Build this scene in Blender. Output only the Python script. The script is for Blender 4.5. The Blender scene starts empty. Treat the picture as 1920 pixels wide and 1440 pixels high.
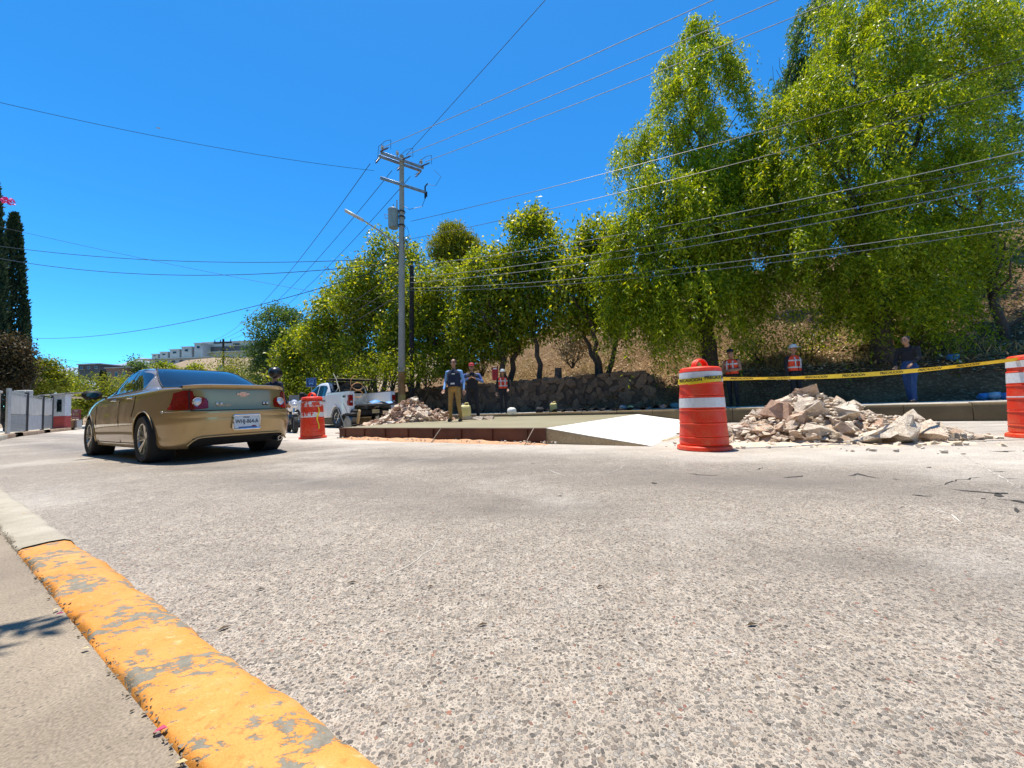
import bpy, bmesh, math, random
import numpy as np
from mathutils import Vector, Matrix, Euler
random.seed(7); rng = np.random.default_rng(11)
sc = bpy.context.scene
C = bpy.context.scene.collection
R = math.radians

# ------------------------------------------------------------------ camera
CAM_H = 0.65
cam_d = bpy.data.cameras.new('camera'); cam = bpy.data.objects.new('camera', cam_d); C.objects.link(cam)
cam_d.sensor_width = 36; cam_d.lens = 715/1920*36; cam_d.clip_start = 0.03; cam_d.clip_end = 3000
cam.matrix_world = (Matrix.Translation((0, 0, CAM_H)) @ Matrix.Rotation(R(90) + math.atan(40/715), 4, 'X')
                    @ Matrix.Rotation(R(-2.1), 4, 'Z'))
sc.camera = cam
sc.render.resolution_x = 1024; sc.render.resolution_y = 768
sc.view_settings.view_transform = 'Standard'; sc.view_settings.look = 'None'
sc.view_settings.exposure = 0.85; sc.view_settings.gamma = 1

# ------------------------------------------------------------------ sky and sun
SUN_EL, SUN_AZ = 81.0, -24.0       # sun stands beyond the street, a little to the left
w = bpy.data.worlds.new('World'); sc.world = w; w.use_nodes = True
wn = w.node_tree; wn.nodes.clear()
sky = wn.nodes.new('ShaderNodeTexSky'); sky.sky_type = 'NISHITA'; sky.sun_disc = False
sky.sun_elevation = R(SUN_EL); sky.sun_rotation = R(SUN_AZ); sky.altitude = 1900
sky.air_density = 0.85; sky.dust_density = 0.6; sky.ozone_density = 4.0
hs = wn.nodes.new('ShaderNodeHueSaturation'); hs.inputs['Saturation'].default_value = 1.26
bg = wn.nodes.new('ShaderNodeBackground'); bg.inputs['Strength'].default_value = 0.15
wo = wn.nodes.new('ShaderNodeOutputWorld')
wn.links.new(sky.outputs[0], hs.inputs['Color']); tint = wn.nodes.new('ShaderNodeMix'); tint.data_type = 'RGBA'; tint.blend_type = 'MULTIPLY'; tint.inputs[0].default_value = 1; tint.inputs[7].default_value = (.56, 1.06, 1.06, 1)
wn.links.new(hs.outputs[0], tint.inputs[6]); wn.links.new(tint.outputs[2], bg.inputs[0]); wn.links.new(bg.outputs[0], wo.inputs[0])
sun_d = bpy.data.lights.new('sun', 'SUN'); sun_d.energy = 4.3; sun_d.angle = R(0.53); sun_d.color = (1, .93, .82)
sun = bpy.data.objects.new('sun', sun_d); C.objects.link(sun); sun.location = (-20, 50, 60)
sv = Vector((math.sin(R(SUN_AZ))*math.cos(R(SUN_EL)), math.cos(R(SUN_AZ))*math.cos(R(SUN_EL)), math.sin(R(SUN_EL))))
sun.rotation_euler = (-sv).to_track_quat('-Z', 'Y').to_euler()

# ------------------------------------------------------------------ helpers
D = np.array((-.843, .538)); NN = np.array((.538, .843))       # street frame: t runs away to the left, s across the road
def st(t, s, z=0.0): p = D*t + NN*s; return Vector((p[0], p[1], z))
STREET = math.atan2(D[1], D[0])

def cubic(x, xs, ys):
    xs = np.asarray(xs, float); ys = np.asarray(ys, float); x = np.asarray(x, float)
    h = np.diff(xs); dl = np.diff(ys)/h; m = np.zeros(len(xs)); m[0] = dl[0]; m[-1] = dl[-1]
    for i in range(1, len(xs)-1):
        m[i] = 0 if dl[i-1]*dl[i] <= 0 else 2*dl[i-1]*dl[i]/(dl[i-1]+dl[i])
    i = np.clip(np.searchsorted(xs, x)-1, 0, len(xs)-2); u = np.clip((x-xs[i])/h[i], 0, 1)
    return ys[i]*(2*u**3-3*u**2+1)+m[i]*h[i]*(u**3-2*u**2+u)+ys[i+1]*(3*u**2-2*u**3)+m[i+1]*h[i]*(u**3-u**2)

class MB:
    def __init__(s): s.v = []; s.f = []
    def add(s, vs, fs):
        o = len(s.v); s.v += [tuple(p) for p in vs]; s.f += [tuple(i+o for i in f) for f in fs]; return s
    def box(s, c, d, rot=None, ch=0.0):
        hx, hy, hz = (q/2 for q in d); c = Vector(c); M = rot.to_matrix() if isinstance(rot, Euler) else rot
        if ch <= 0:
            vs = [Vector((x, y, z)) for x in (-hx, hx) for y in (-hy, hy) for z in (-hz, hz)]
            fs = [(0,1,3,2),(4,6,7,5),(0,4,5,1),(2,3,7,6),(0,2,6,4),(1,5,7,3)]
        else:
            ch = min(ch, .45*min(d)); vs = []; key = {}
            for x in (-1, 1):
                for y in (-1, 1):
                    for z in (-1, 1):
                        for a in range(3):
                            p = [x*(hx-ch), y*(hy-ch), z*(hz-ch)]; p[a] = (x*hx, y*hy, z*hz)[a]
                            key[x, y, z, a] = len(vs); vs.append(Vector(p))
            fs = []
            for a in range(3):
                b, c2 = [q for q in range(3) if q != a]
                for sg in (-1, 1):
                    lp = []
                    for u, v in ((-1,-1),(1,-1),(1,1),(-1,1)):
                        k = [0,0,0]; k[a] = sg; k[b] = u; k[c2] = v; lp.append(key[k[0],k[1],k[2],a])
                    fs.append(lp if sg*(1 if a != 1 else -1) > 0 else lp[::-1])
                    # edges along axis a
                for u in (-1, 1):
                    for v in (-1, 1):
                        def K(e, ax):
                            k = [0,0,0]; k[a] = e; k[b] = u; k[c2] = v; return key[k[0],k[1],k[2],ax]
                        q = [K(-1,b),K(1,b),K(1,c2),K(-1,c2)]
                        fs.append(q if u*v*(1 if a != 1 else -1) > 0 else q[::-1])
            for x in (-1,1):
                for y in (-1,1):
                    for z in (-1,1):
                        q = [key[x,y,z,0],key[x,y,z,1],key[x,y,z,2]]; fs.append(q if x*y*z > 0 else q[::-1])
        if M is not None: vs = [M @ p for p in vs]
        return s.add([p+c for p in vs], fs)
    def cyl(s, p0, p1, r0, r1=None, n=10, caps=True):
        return s.tube([p0, p1], [r0, r0 if r1 is None else r1], n, caps)
    def tube(s, pts, rad, n=8, caps=True):
        pts = [Vector(p) for p in pts]; k = len(pts)
        rad = list(rad) if hasattr(rad, '__len__') else [rad]*k
        vs = []; up = None
        for i in range(k):
            t = (pts[min(i+1, k-1)]-pts[max(i-1, 0)])
            t = t.normalized() if t.length > 1e-9 else Vector((0,0,1))
            if up is None: up = t.orthogonal().normalized()
            up = (up - t*up.dot(t)); up = up.normalized() if up.length > 1e-6 else t.orthogonal().normalized()
            sd = t.cross(up)
            for j in range(n):
                a = 2*math.pi*j/n; vs.append(pts[i]+(up*math.cos(a)+sd*math.sin(a))*rad[i])
        fs = [(i*n+j, i*n+(j+1)%n, (i+1)*n+(j+1)%n, (i+1)*n+j) for i in range(k-1) for j in range(n)]
        if caps: fs += [tuple(range(n))[::-1], tuple(range((k-1)*n, k*n))]
        return s.add(vs, fs)
    def lathe(s, prof, n=24, M=None, a0=0, a1=2*math.pi):
        full = abs(a1-a0-2*math.pi) < 1e-6; m = n if full else n+1
        vs = []
        for r, z in prof:
            for j in range(m):
                a = a0+(a1-a0)*j/n; p = Vector((r*math.cos(a), r*math.sin(a), z)); vs.append(M @ p if M else p)
        fs = []
        for i in range(len(prof)-1):
            for j in range(n):
                a, b = i*m+j, i*m+(j+1)%m; fs.append((a, b, b+m, a+m))
        return s.add(vs, fs)
    def ball(s, c, r, n=10, m=7, M=None):
        rr = r if hasattr(r, '__len__') else (r,)*3; c = Vector(c); vs = []
        for i in range(m+1):
            th = math.pi*i/m
            for j in range(n):
                a = 2*math.pi*j/n
                p = Vector((rr[0]*math.sin(th)*math.cos(a), rr[1]*math.sin(th)*math.sin(a), rr[2]*math.cos(th)))
                vs.append(c+(M @ p if M else p))
        return s.add(vs, [(i*n+j, (i+1)*n+j, (i+1)*n+(j+1)%n, i*n+(j+1)%n) for i in range(m) for j in range(n)])
    def prism(s, poly, y0, y1, axis='y'):
        """poly of (a,b); extruded along axis"""
        n = len(poly)
        P = {'y': lambda a, b, e: (a, e, b), 'z': lambda a, b, e: (a, b, e), 'x': lambda a, b, e: (e, a, b)}[axis]
        vs = [P(a, b, y0) for a, b in poly]+[P(a, b, y1) for a, b in poly]
        return s.add(vs, [tuple(range(n)), tuple(range(n, 2*n))[::-1]]+[(i, n+i, n+(i+1)%n, (i+1)%n) for i in range(n)])
    def grid(s, P):
        P = np.asarray(P); a, b = P.shape[:2]
        return s.add(P.reshape(-1, 3).tolist(), [(i*b+j, i*b+j+1, (i+1)*b+j+1, (i+1)*b+j) for i in range(a-1) for j in range(b-1)])
    def hull(s, pts):
        bm = bmesh.new()
        for p in pts: bm.verts.new(p)
        r = bmesh.ops.convex_hull(bm, input=bm.verts)
        for v in [v for v in bm.verts if not v.link_faces]: bm.verts.remove(v)
        bm.verts.index_update()
        s.add([v.co.copy() for v in bm.verts], [[v.index for v in f.verts] for f in bm.faces]); bm.free(); return s
    def mesh(s, name, mat, smooth=True, ang=38):
        me = bpy.data.meshes.new(name); me.from_pydata(s.v, [], s.f); me.validate()
        bm = bmesh.new(); bm.from_mesh(me); bmesh.ops.recalc_face_normals(bm, faces=bm.faces); bm.to_mesh(me); bm.free()
        if smooth:
            me.polygons.foreach_set('use_smooth', [True]*len(me.polygons)); me.set_sharp_from_angle(angle=R(ang))
        for m in (mat if isinstance(mat, (list, tuple)) else [mat]): me.materials.append(m)
        return me
    def build(s, name, mat, parent=None, smooth=True, ang=38):
        return link(name, s.mesh(name, mat, smooth, ang), parent)

def link(name, data, parent=None):
    o = bpy.data.objects.new(name, data); C.objects.link(o)
    if parent is not None: o.parent = parent
    return o
def tag(o, label, cat, group=None):
    o['label'] = label; o['category'] = cat
    if group: o['group'] = group
    return o
def struct(o): o['kind'] = 'structure'; return o
def stuff(o): o['kind'] = 'stuff'; return o
def thing(name, label, cat, loc=(0,0,0), rz=0.0, group=None):
    o = link(name, None); o.empty_display_size = .2; o.location = loc; o.rotation_euler = (0, 0, rz)
    return tag(o, label, cat, group)
def copy_tree(o, parent=None):
    c = o.copy(); C.objects.link(c); c.parent = parent
    for ch in list(o.children): copy_tree(ch, c)
    return c
def npmesh(name, V, F, mat, smooth=False):
    """fast quad/tri mesh from numpy arrays"""
    me = bpy.data.meshes.new(name); k = F.shape[1]
    me.vertices.add(len(V)); me.vertices.foreach_set('co', V.astype(np.float32).ravel())
    me.loops.add(F.size); me.loops.foreach_set('vertex_index', F.astype(np.int32).ravel())
    me.polygons.add(len(F)); me.polygons.foreach_set('loop_start', np.arange(0, F.size, k, dtype=np.int32))
    me.polygons.foreach_set('loop_total', np.full(len(F), k, np.int32))
    if smooth: me.polygons.foreach_set('use_smooth', np.ones(len(F), bool))
    me.update(calc_edges=True)
    for m in (mat if isinstance(mat, (list, tuple)) else [mat]): me.materials.append(m)
    return me
def text_mesh(txt, size, depth=.002, bold=0.0, align='CENTER', spacing=1.0):
    cu = bpy.data.curves.new('lettering', 'FONT'); cu.body = txt; cu.size = size; cu.extrude = depth; cu.offset = bold
    cu.align_x = align; cu.align_y = 'CENTER'; cu.space_character = spacing; cu.resolution_u = 3
    o = bpy.data.objects.new('lettering', cu); C.objects.link(o)
    me = bpy.data.meshes.new_from_object(o.evaluated_get(bpy.context.evaluated_depsgraph_get()))
    bpy.data.objects.remove(o); bpy.data.curves.remove(cu)
    return me

# ------------------------------------------------------------------ materials
class NT:
    def __init__(s, name):
        s.m = bpy.data.materials.new(name); s.m.use_nodes = True; s.t = s.m.node_tree
        s.b = s.t.nodes['Principled BSDF']; s.out = s.t.nodes['Material Output']
    def n(s, typ, ins=None, **kw):
        nd = s.t.nodes.new('ShaderNode'+typ)
        for k, v in kw.items(): setattr(nd, k, v)
        for k, v in (ins or {}).items():
            if hasattr(v, 'is_output') or isinstance(v, bpy.types.NodeSocket): s.t.links.new(v, nd.inputs[k])
            else: nd.inputs[k].default_value = v
        return nd
    def l(s, a, b): s.t.links.new(a, b)
    def ramp(s, fac, stops, interp='LINEAR'):
        r = s.n('ValToRGB', {'Fac': fac}); r.color_ramp.interpolation = interp
        e = r.color_ramp.elements
        while len(e) < len(stops): e.new(.5)
        for x, (p, c) in zip(e, stops): x.position = p; x.color = (*c, 1) if len(c) == 3 else c
        return r.outputs['Color']
    def mix(s, fac, a, b, mode='MIX'):
        m = s.n('Mix', data_type='RGBA', blend_type=mode, clamp_result=False)
        for i, v in ((0, fac), (6, a), (7, b)):
            if isinstance(v, bpy.types.NodeSocket): s.l(v, m.inputs[i])
            else: m.inputs[i].default_value = (*v, 1) if hasattr(v, '__len__') and len(v) == 3 else v
        return m.outputs[2]
    def math(s, op, a, b=0.0, clamp=False):
        m = s.n('Math', operation=op, use_clamp=clamp)
        for i, v in ((0, a), (1, b)):
            if isinstance(v, bpy.types.NodeSocket): s.l(v, m.inputs[i])
            else: m.inputs[i].default_value = v
        return m.outputs[0]
    def coord(s, kind='Object'): return s.n('TexCoord').outputs[kind]
    def pos(s): return s.n('NewGeometry').outputs['Position']
    def noise(s, vec, scale, detail=4, rough=.55, dist=0.0):
        return s.n('TexNoise', {'Vector': vec, 'Scale': scale, 'Detail': detail, 'Roughness': rough, 'Distortion': dist}).outputs['Fac']
    def set(s, color=None, rough=None, metal=None, **kw):
        if color is not None:
            if isinstance(color, bpy.types.NodeSocket): s.l(color, s.b.inputs['Base Color'])
            else: s.b.inputs['Base Color'].default_value = (*color, 1)
        for k, v in (('Roughness', rough), ('Metallic', metal)):
            if v is None: continue
            if isinstance(v, bpy.types.NodeSocket): s.l(v, s.b.inputs[k])
            else: s.b.inputs[k].default_value = v
        for k, v in kw.items(): s.b.inputs[k.replace('_', ' ')].default_value = v
        return s
    def bump(s, h, strength=.3, dist=.01):
        b = s.n('Bump', {'Height': h, 'Strength': strength, 'Distance': dist}); s.l(b.outputs[0], s.b.inputs['Normal'])

MATS = {}
def pm(name, c1, c2=None, rough=.6, metal=0.0, scale=6, bump=0.0, bscale=None, bdist=.01, coat=0.0, rand=0.0, spec=.5, lo=.35, hi=.65, obj=True):
    if name in MATS: return MATS[name]
    t = NT(name); co = t.coord('Object') if obj else t.pos()
    if c2 is None: c2 = tuple(q*.82 for q in c1)
    nz = t.noise(co, scale); col = t.ramp(nz, [(lo, c1), (hi, c2)])
    if rand:
        oi = t.n('ObjectInfo').outputs['Random']; k = t.math('MULTIPLY_ADD', oi, rand); t.t.nodes[-1].inputs[2].default_value = 1-rand/2
        col = t.mix(1.0, col, k, 'MULTIPLY')
    rg = t.math('MULTIPLY_ADD', nz, .18, False); t.t.nodes[-1].inputs[2].default_value = max(rough-.09, .02)
    t.set(col, rg, metal, Coat_Weight=coat, Coat_Roughness=.06)
    t.b.inputs['Specular IOR Level'].default_value = spec
    if bump: t.bump(t.noise(co, bscale or scale*6, 5), bump, bdist)
    MATS[name] = t.m; return t.m
# ------------------------------------------------------------------ ground, road, kerbs
def m_road():
    t = NT('aggregate_road'); P = t.pos()
    wob = t.n('TexNoise', {'Vector': P, 'Scale': 45.0, 'Detail': 2.0}).outputs['Color']
    Pw = t.n('VectorMath', {0: P, 1: t.n('VectorMath', {0: wob, 'Scale': .014}, operation='SCALE').outputs[0]}, operation='ADD').outputs[0]
    v1 = t.n('TexVoronoi', {'Vector': Pw, 'Scale': 98.0, 'Randomness': 1.0}, voronoi_dimensions='2D')
    v2 = t.n('TexVoronoi', {'Vector': Pw, 'Scale': 210.0, 'Randomness': 1.0}, voronoi_dimensions='2D')
    def cell(v, lim, soft):
        r = t.n('SeparateColor', {0: v.outputs['Color']}).outputs
        th = t.math('MULTIPLY_ADD', r[0], lim); t.t.nodes[-1].inputs[2].default_value = .08
        m = t.math('MULTIPLY', t.math('SUBTRACT', th, v.outputs['Distance']), soft, True); return m, r
    m1, r1 = cell(v1, .52, 9.0); m2, r2 = cell(v2, .45, 7.0)
    peb = [(0, (.06, .055, .05)), (.10, (.22, .20, .175)), (.24, (.15, .13, .11)), (.42, (.33, .30, .26)), (.58, (.21, .17, .14)),
           (.72, (.40, .37, .33)), (.82, (.26, .235, .21)), (.955, (.26, .12, .08)), (.975, (.12, .11, .10))]
    cem = t.ramp(t.noise(P, 19, 6, .65), [(.3, (.315, .26, .205)), (.52, (.43, .365, .295)), (.72, (.57, .50, .415))])
    pc1 = t.ramp(r1[1], peb, 'CONSTANT'); pc2 = t.ramp(r2[1], peb, 'CONSTANT')
    col = t.mix(t.math('MULTIPLY', m2, .62), cem, pc2); col = t.mix(t.math('MULTIPLY', m1, 1.0), col, pc1)
    # wear running with the traffic, dust and dirt patches
    rot = t.n('Mapping', {'Vector': P, 'Rotation': (0, 0, -STREET), 'Scale': (.16, .75, 1)}).outputs[0]
    wear = t.noise(rot, 1.25, 5, .6); patch = t.noise(P, .55, 5, .62); fine = t.noise(P, 3.2, 6, .7)
    sd = t.math('MULTIPLY', t.n('VectorMath', {0: P, 1: (.538, .843, 0)}, operation='DOT_PRODUCT').outputs['Value'], 1/7)
    g3 = lambda v: (v,)*3
    track = t.ramp(sd, [(0, g3(.25)), (.2, g3(.3)), (.29, g3(.9)), (.38, g3(.3)), (.5, g3(1)), (.6, g3(.45)), (.68, g3(.1)), (.9, g3(.15))])
    dust = t.ramp(sd, [(.60, g3(0)), (.70, g3(.8)), (.80, g3(.9)), (1, g3(.7))])
    col = t.mix(t.math('MULTIPLY', t.ramp(wear, [(.33, (0,)*3), (.58, (.95,)*3)]), track), col, (.195, .17, .145))
    col = t.mix(t.math('MULTIPLY', t.ramp(wear, [(.40, (1,)*3), (.62, (.3,)*3)]), dust), col, (.58, .52, .445))
    col = t.mix(t.ramp(patch, [(.52, (0,)*3), (.72, (.5,)*3)]), col, (.62, .575, .51))
    col = t.mix(1.0, col, t.ramp(fine, [(.25, (.84,)*3), (.75, (1.12,)*3)]), 'MULTIPLY')
    t.set(col, t.math('MULTIPLY_ADD', fine, .2), 0); t.t.nodes[-1].inputs[2].default_value = .55
    t.b.inputs['Specular IOR Level'].default_value = .35
    hgt = t.math('ADD', t.math('MULTIPLY', m1, .7), t.math('MULTIPLY', t.noise(P, 160, 3), .8))
    t.bump(t.math('ADD', hgt, t.math('MULTIPLY', m2, .35)), .9, .005)
    return t.m
def m_concrete(name, c1, c2, scale=5, grit=220, bump=.35, stain=(.3, .27, .23), stain_amt=.45, grain=.3):
    t = NT(name); P = t.pos()
    a = t.noise(P, scale, 6, .65); b = t.noise(P, grit, 3, .6); c = t.noise(P, scale*.3, 4, .6)
    col = t.ramp(a, [(.3, c1), (.7, c2)])
    col = t.mix(t.ramp(c, [(.5, (0,)*3), (.75, (stain_amt,)*3)]), col, stain)
    col = t.mix(1.0, col, t.ramp(b, [(.3, (1-grain,)*3), (.7, (1+grain*.6,)*3)]), 'MULTIPLY')
    sp = t.n('TexVoronoi', {'Vector': P, 'Scale': grit*.55}); k = t.n('SeparateColor', {0: sp.outputs['Color']}).outputs[0]
    pit = t.math('MULTIPLY', t.math('GREATER_THAN', k, .9), t.math('LESS_THAN', sp.outputs['Distance'], .32))
    col = t.mix(t.math('MULTIPLY', pit, .6), col, (.09, .08, .07))
    t.set(col, .85, 0); t.b.inputs['Specular IOR Level'].default_value = .3
    t.bump(t.math('SUBTRACT', t.math('ADD', b, t.math('MULTIPLY', a, .6)), pit), bump, .004)
    return t.m
ROAD = m_road()
SIDE = m_concrete('sidewalk_concrete', (.22, .175, .13), (.32, .265, .20), 4, 190, .6, (.17, .14, .115), .5, .38)
KERB = m_concrete('kerb_concrete', (.33, .295, .235), (.43, .39, .32), 7, 260, .4, (.24, .21, .16), .5, .2)
SIDE_FAR = m_concrete('far_sidewalk_concrete', (.46, .42, .35), (.56, .52, .45), 3, 120, .4, (.33, .29, .23), .5)
KERB_DARK = m_concrete('shade_darkened_kerb_concrete', (.20, .145, .075), (.14, .10, .05), 2.2, 140, .4, (.09, .065, .035), .6)  # brown stain tone, darkened further to deepen the shade on the far kerb
def m_paint():
    t = NT('chipped_yellow_paint'); P = t.pos()
    mp = t.n('Mapping', {'Vector': P, 'Rotation': (0, 0, -STREET+R(25)), 'Scale': (1.0, 2.1, 1)}).outputs[0]
    big = t.noise(mp, 3.6, 7, .66, .4); chip = t.noise(mp, 26, 6, .7, .2); a = t.noise(P, 60, 4); b = t.noise(P, 300, 3, .6)
    msk = t.math('ADD', t.math('MULTIPLY', big, .68), t.math('MULTIPLY', chip, .50))
    bare = t.ramp(msk, [(.612, (0,)*3), (.632, (1,)*3)])
    yel = t.ramp(t.noise(P, 5, 6, .6), [(.3, (.60, .225, .035)), (.55, (.64, .28, .065)), (.75, (.66, .35, .14))])
    yel = t.mix(t.ramp(chip, [(.56, (0,)*3), (.7, (.5,)*3)]), yel, (.84, .60, .33))
    yel = t.mix(1.0, yel, t.ramp(a, [(.28, (.74, .70, .66)), (.42, (1,)*3)]), 'MULTIPLY')
    grey = t.ramp(a, [(.3, (.17, .155, .122)), (.7, (.25, .23, .185))])
    col = t.mix(bare, yel, grey); col = t.mix(1.0, col, t.ramp(b, [(.3, (.86,)*3), (.7, (1.08,)*3)]), 'MULTIPLY')
    t.set(col, t.mix(bare, (.55,)*3, (.9,)*3), 0); t.b.inputs['Specular IOR Level'].default_value = .35
    h = t.math('ADD', t.math('MULTIPLY', t.math('SUBTRACT', 1.0, bare), .7), t.math('ADD', t.math('MULTIPLY', b, .35), t.math('MULTIPLY', a, .6)))
    t.bump(h, .55, .004); return t.m
PAINT = m_paint()
EARTH = m_concrete('dry_earth', (.22, .15, .09), (.36, .26, .16), .8, 40, .6, (.14, .09, .05), .5, .3)

def strip(name, inner, outer, z, mat, n=1):
    """sheet between two (t,s) polylines of equal length"""
    P = [[(*st(*(np.array(a)+(np.array(b)-np.array(a))*k/n))[:2], z) for k in range(n+1)] for a, b in zip(inner, outer)]
    o = MB().grid(P).build(name, mat, None, False); return struct(o)

g = MB().grid([[(x, y, -.03) for x in np.linspace(-900, 900, 5)] for y in np.linspace(-300, 1500, 5)]).build('ground', EARTH, None, False); struct(g)
TT = np.array([-45, -30, -20, -10, -4, 0, 3, 6, 10, 15, 20, 26, 31, 35, 40, 44.2, 50, 57, 70.])
def s_near(t): return cubic(t, [-60, 0, 8, 15, 26, 35, 44.2, 57, 70], [.405, .405, .43, .72, 1.96, 3.9, 6.7, 11, 16])
def s_far(t): return cubic(t, [-60, 0, 16, 26, 35, 44, 57, 70], [11.4, 11.4, 11.5, 13.5, 15.8, 18.6, 23, 28])
road = strip('road', [(t, s_near(t)-.05) for t in TT], [(t, s_far(t)+.05) for t in TT], 0.0, ROAD, 4)

# exposed stones of the paving that stand a little proud, near the camera
def pebbles(n, smin, smax, tmin, tmax, r0, r1):
    V = []; F = []; K = 6
    T = rng.uniform(tmin, tmax, n); S = rng.uniform(smin, smax, n)
    rad = rng.uniform(r0, r1, n)*rng.choice([1, 1, 1, 1.35], n); asp = rng.uniform(.5, 1, n); rot = rng.uniform(0, 6.28, n)
    ang = np.linspace(0, 2*np.pi, K, endpoint=False)[None]+rng.uniform(-.25, .25, (n, K))
    rr = rad[:, None]*rng.uniform(.78, 1.1, (n, K))
    def ring(f, z):
        x = rr*np.cos(ang)*f; y = rr*np.sin(ang)*f*asp[:, None]
        X = x*np.cos(rot)[:, None]-y*np.sin(rot)[:, None]; Y = x*np.sin(rot)[:, None]+y*np.cos(rot)[:, None]
        px = D[0]*T+NN[0]*S; py = D[1]*T+NN[1]*S
        return np.stack([px[:, None]+X, py[:, None]+Y, np.broadcast_to(np.asarray(z), X.shape)], 2)
    hz = (rad*.13)[:, None]
    V = np.concatenate([ring(1, -.001), ring(.62, hz*np.ones((1, K)))], 1).reshape(-1, 3)
    base = (np.arange(n)*2*K)[:, None]
    q = np.concatenate([np.stack([base[:, 0]+j, base[:, 0]+(j+1) % K, base[:, 0]+K+(j+1) % K, base[:, 0]+K+j], 1) for j in range(K)])
    tp = base+np.arange(K, 2*K)[None]
    me = bpy.data.meshes.new('aggregate_stones')
    nq = len(q); F = np.concatenate([q.ravel(), tp.ravel()])
    me.vertices.add(len(V)); me.vertices.foreach_set('co', V.astype(np.float32).ravel())
    me.loops.add(len(F)); me.loops.foreach_set('vertex_index', F.astype(np.int32))
    me.polygons.add(nq+n); me.polygons.foreach_set('loop_start', np.concatenate([np.arange(nq)*4, nq*4+np.arange(n)*K]).astype(np.int32))
    me.polygons.foreach_set('loop_total', np.concatenate([np.full(nq, 4), np.full(n, K)]).astype(np.int32)); me.update(calc_edges=True)
    return me
def m_pebble():
    t = NT('river_stone'); r = t.n('NewGeometry').outputs['Random Per Island']
    c = t.ramp(r, [(0, (.06, .053, .044)), (.08, (.16, .138, .11)), (.2, (.23, .175, .13)), (.36, (.125, .10, .08)), (.5, (.29, .25, .20)), (.62, (.19, .14, .10)), (.74, (.25, .215, .175)),
                   (.86, (.14, .125, .105)), (.95, (.26, .115, .075)), (.98, (.19, .075, .055))], 'CONSTANT')
    c = t.mix(1.0, c, t.ramp(t.noise(t.pos(), 240, 3), [(.3, (.75,)*3), (.7, (1.2,)*3)]), 'MULTIPLY')
    t.set(c, .6, 0); t.b.inputs['Specular IOR Level'].default_value = .35; return t.m
PEB = m_pebble()
pe = stuff(link('aggregate_stones', pebbles(24000, .42, 3.3, -3.3, 3.0, .0028, .0068), road)); pe.data.materials.append(PEB)

# cracks in the worn concrete on the right (thin flat dark strips) and pale scratch lines
CRK = pm('crack_dark', (.022, .02, .018), (.04, .035, .03), .9); SCR = pm('pale_scratch', (.50, .46, .40), (.44, .41, .36), .8)
def G(x, y, z=0.0):
    p, ro = math.atan(40/715), R(2.1); x -= 960; y -= 720
    x, y = x*math.cos(ro)-y*math.sin(ro), x*math.sin(ro)+y*math.cos(ro)
    u, v = x/715, -y/715; d = Vector((u, math.cos(p)-v*math.sin(p), math.sin(p)+v*math.cos(p)))
    return d*((z-CAM_H)/d.z)+Vector((0, 0, CAM_H))
def crack(pts, wd, mat, name, z=.003, jag=.02, seed=0):
    rr = random.Random(seed); W = [G(*p) for p in pts]; L = []
    for a, b in zip(W, W[1:]):
        n = max(2, int((b-a).length/.05))
        for k in range(n):
            q = a.lerp(b, k/n); L.append((q.x+rr.uniform(-jag, jag), q.y+rr.uniform(-jag, jag)))
    L.append(W[-1][:2]); P = []
    for i, (x, y) in enumerate(L):
        a = L[max(0, i-1)]; b = L[min(len(L)-1, i+1)]; d = Vector((b[0]-a[0], b[1]-a[1])).normalized()
        f = wd*rr.uniform(.35, 1.2)*min(1, .15+3*min(i, len(L)-1-i)/len(L))
        P.append([(x-d.y*f, y+d.x*f, z), (x+d.y*f, y-d.x*f, z)])
    MB().grid(P).build(name, mat, road, False)
for i, (pts, wd) in enumerate([
    ([(1782, 918), (1830, 922), (1870, 926), (1890, 925)], .013), ([(1878, 937), (1900, 939), (1919, 942), (1960, 950)], .018), ([(1870, 926), (1874, 932)], .016),
    ([(1855, 846), (1880, 847), (1905, 846)], .022), ([(1836, 934), (1846, 935)], .014), ([(1710, 929), (1728, 931), (1750, 930)], .009),
    ([(1736, 877), (1745, 876)], .014), ([(1590, 892), (1610, 888), (1635, 895), (1650, 896)], .010), ([(1475, 897), (1490, 894), (1505, 892)], .010),
    ([(1290, 888), (1320, 891), (1350, 891)], .010), ([(1220, 905), (1232, 907)], .016), ([(1758, 912), (1775, 907), (1800, 900), (1840, 895)], .006),
    ([(1855, 884), (1885, 884)], .010), ([(1880, 898), (1920, 899)], .008), ([(1677, 899), (1685, 900)], .012), ([(1675, 950), (1692, 952)], .010),
    ([(1905, 952), (1908, 962)], .008), ([(1415, 882), (1430, 876)], .006), ([(995, 870), (1005, 869)], .008)]):
    crack(pts, wd*1.25, CRK, 'crack', .003, .018, i)
for i, (pts, wd) in enumerate([
    ([(1800, 850), (1830, 867), (1860, 885), (1890, 902), (1919, 925)], .008), 
    ([(1740, 950), (1780, 965), (1810, 985)], .008), ([(700, 1093), (760, 1062), (810, 1030), (835, 1000)], .0035), ([(1020, 878), (1050, 890), (1065, 895)], .010),
    ([(0, 893), (120, 887), (230, 880)], .010), ([(540, 862), (600, 862), (700, 856)], .008), ([(1105, 895), (1150, 885), (1180, 868)], .006), ([(1640, 858), (1700, 864)], .008)]):
    crack(pts, wd*.55, SCR, 'scratch', .0022, .010, 50+i)
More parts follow.
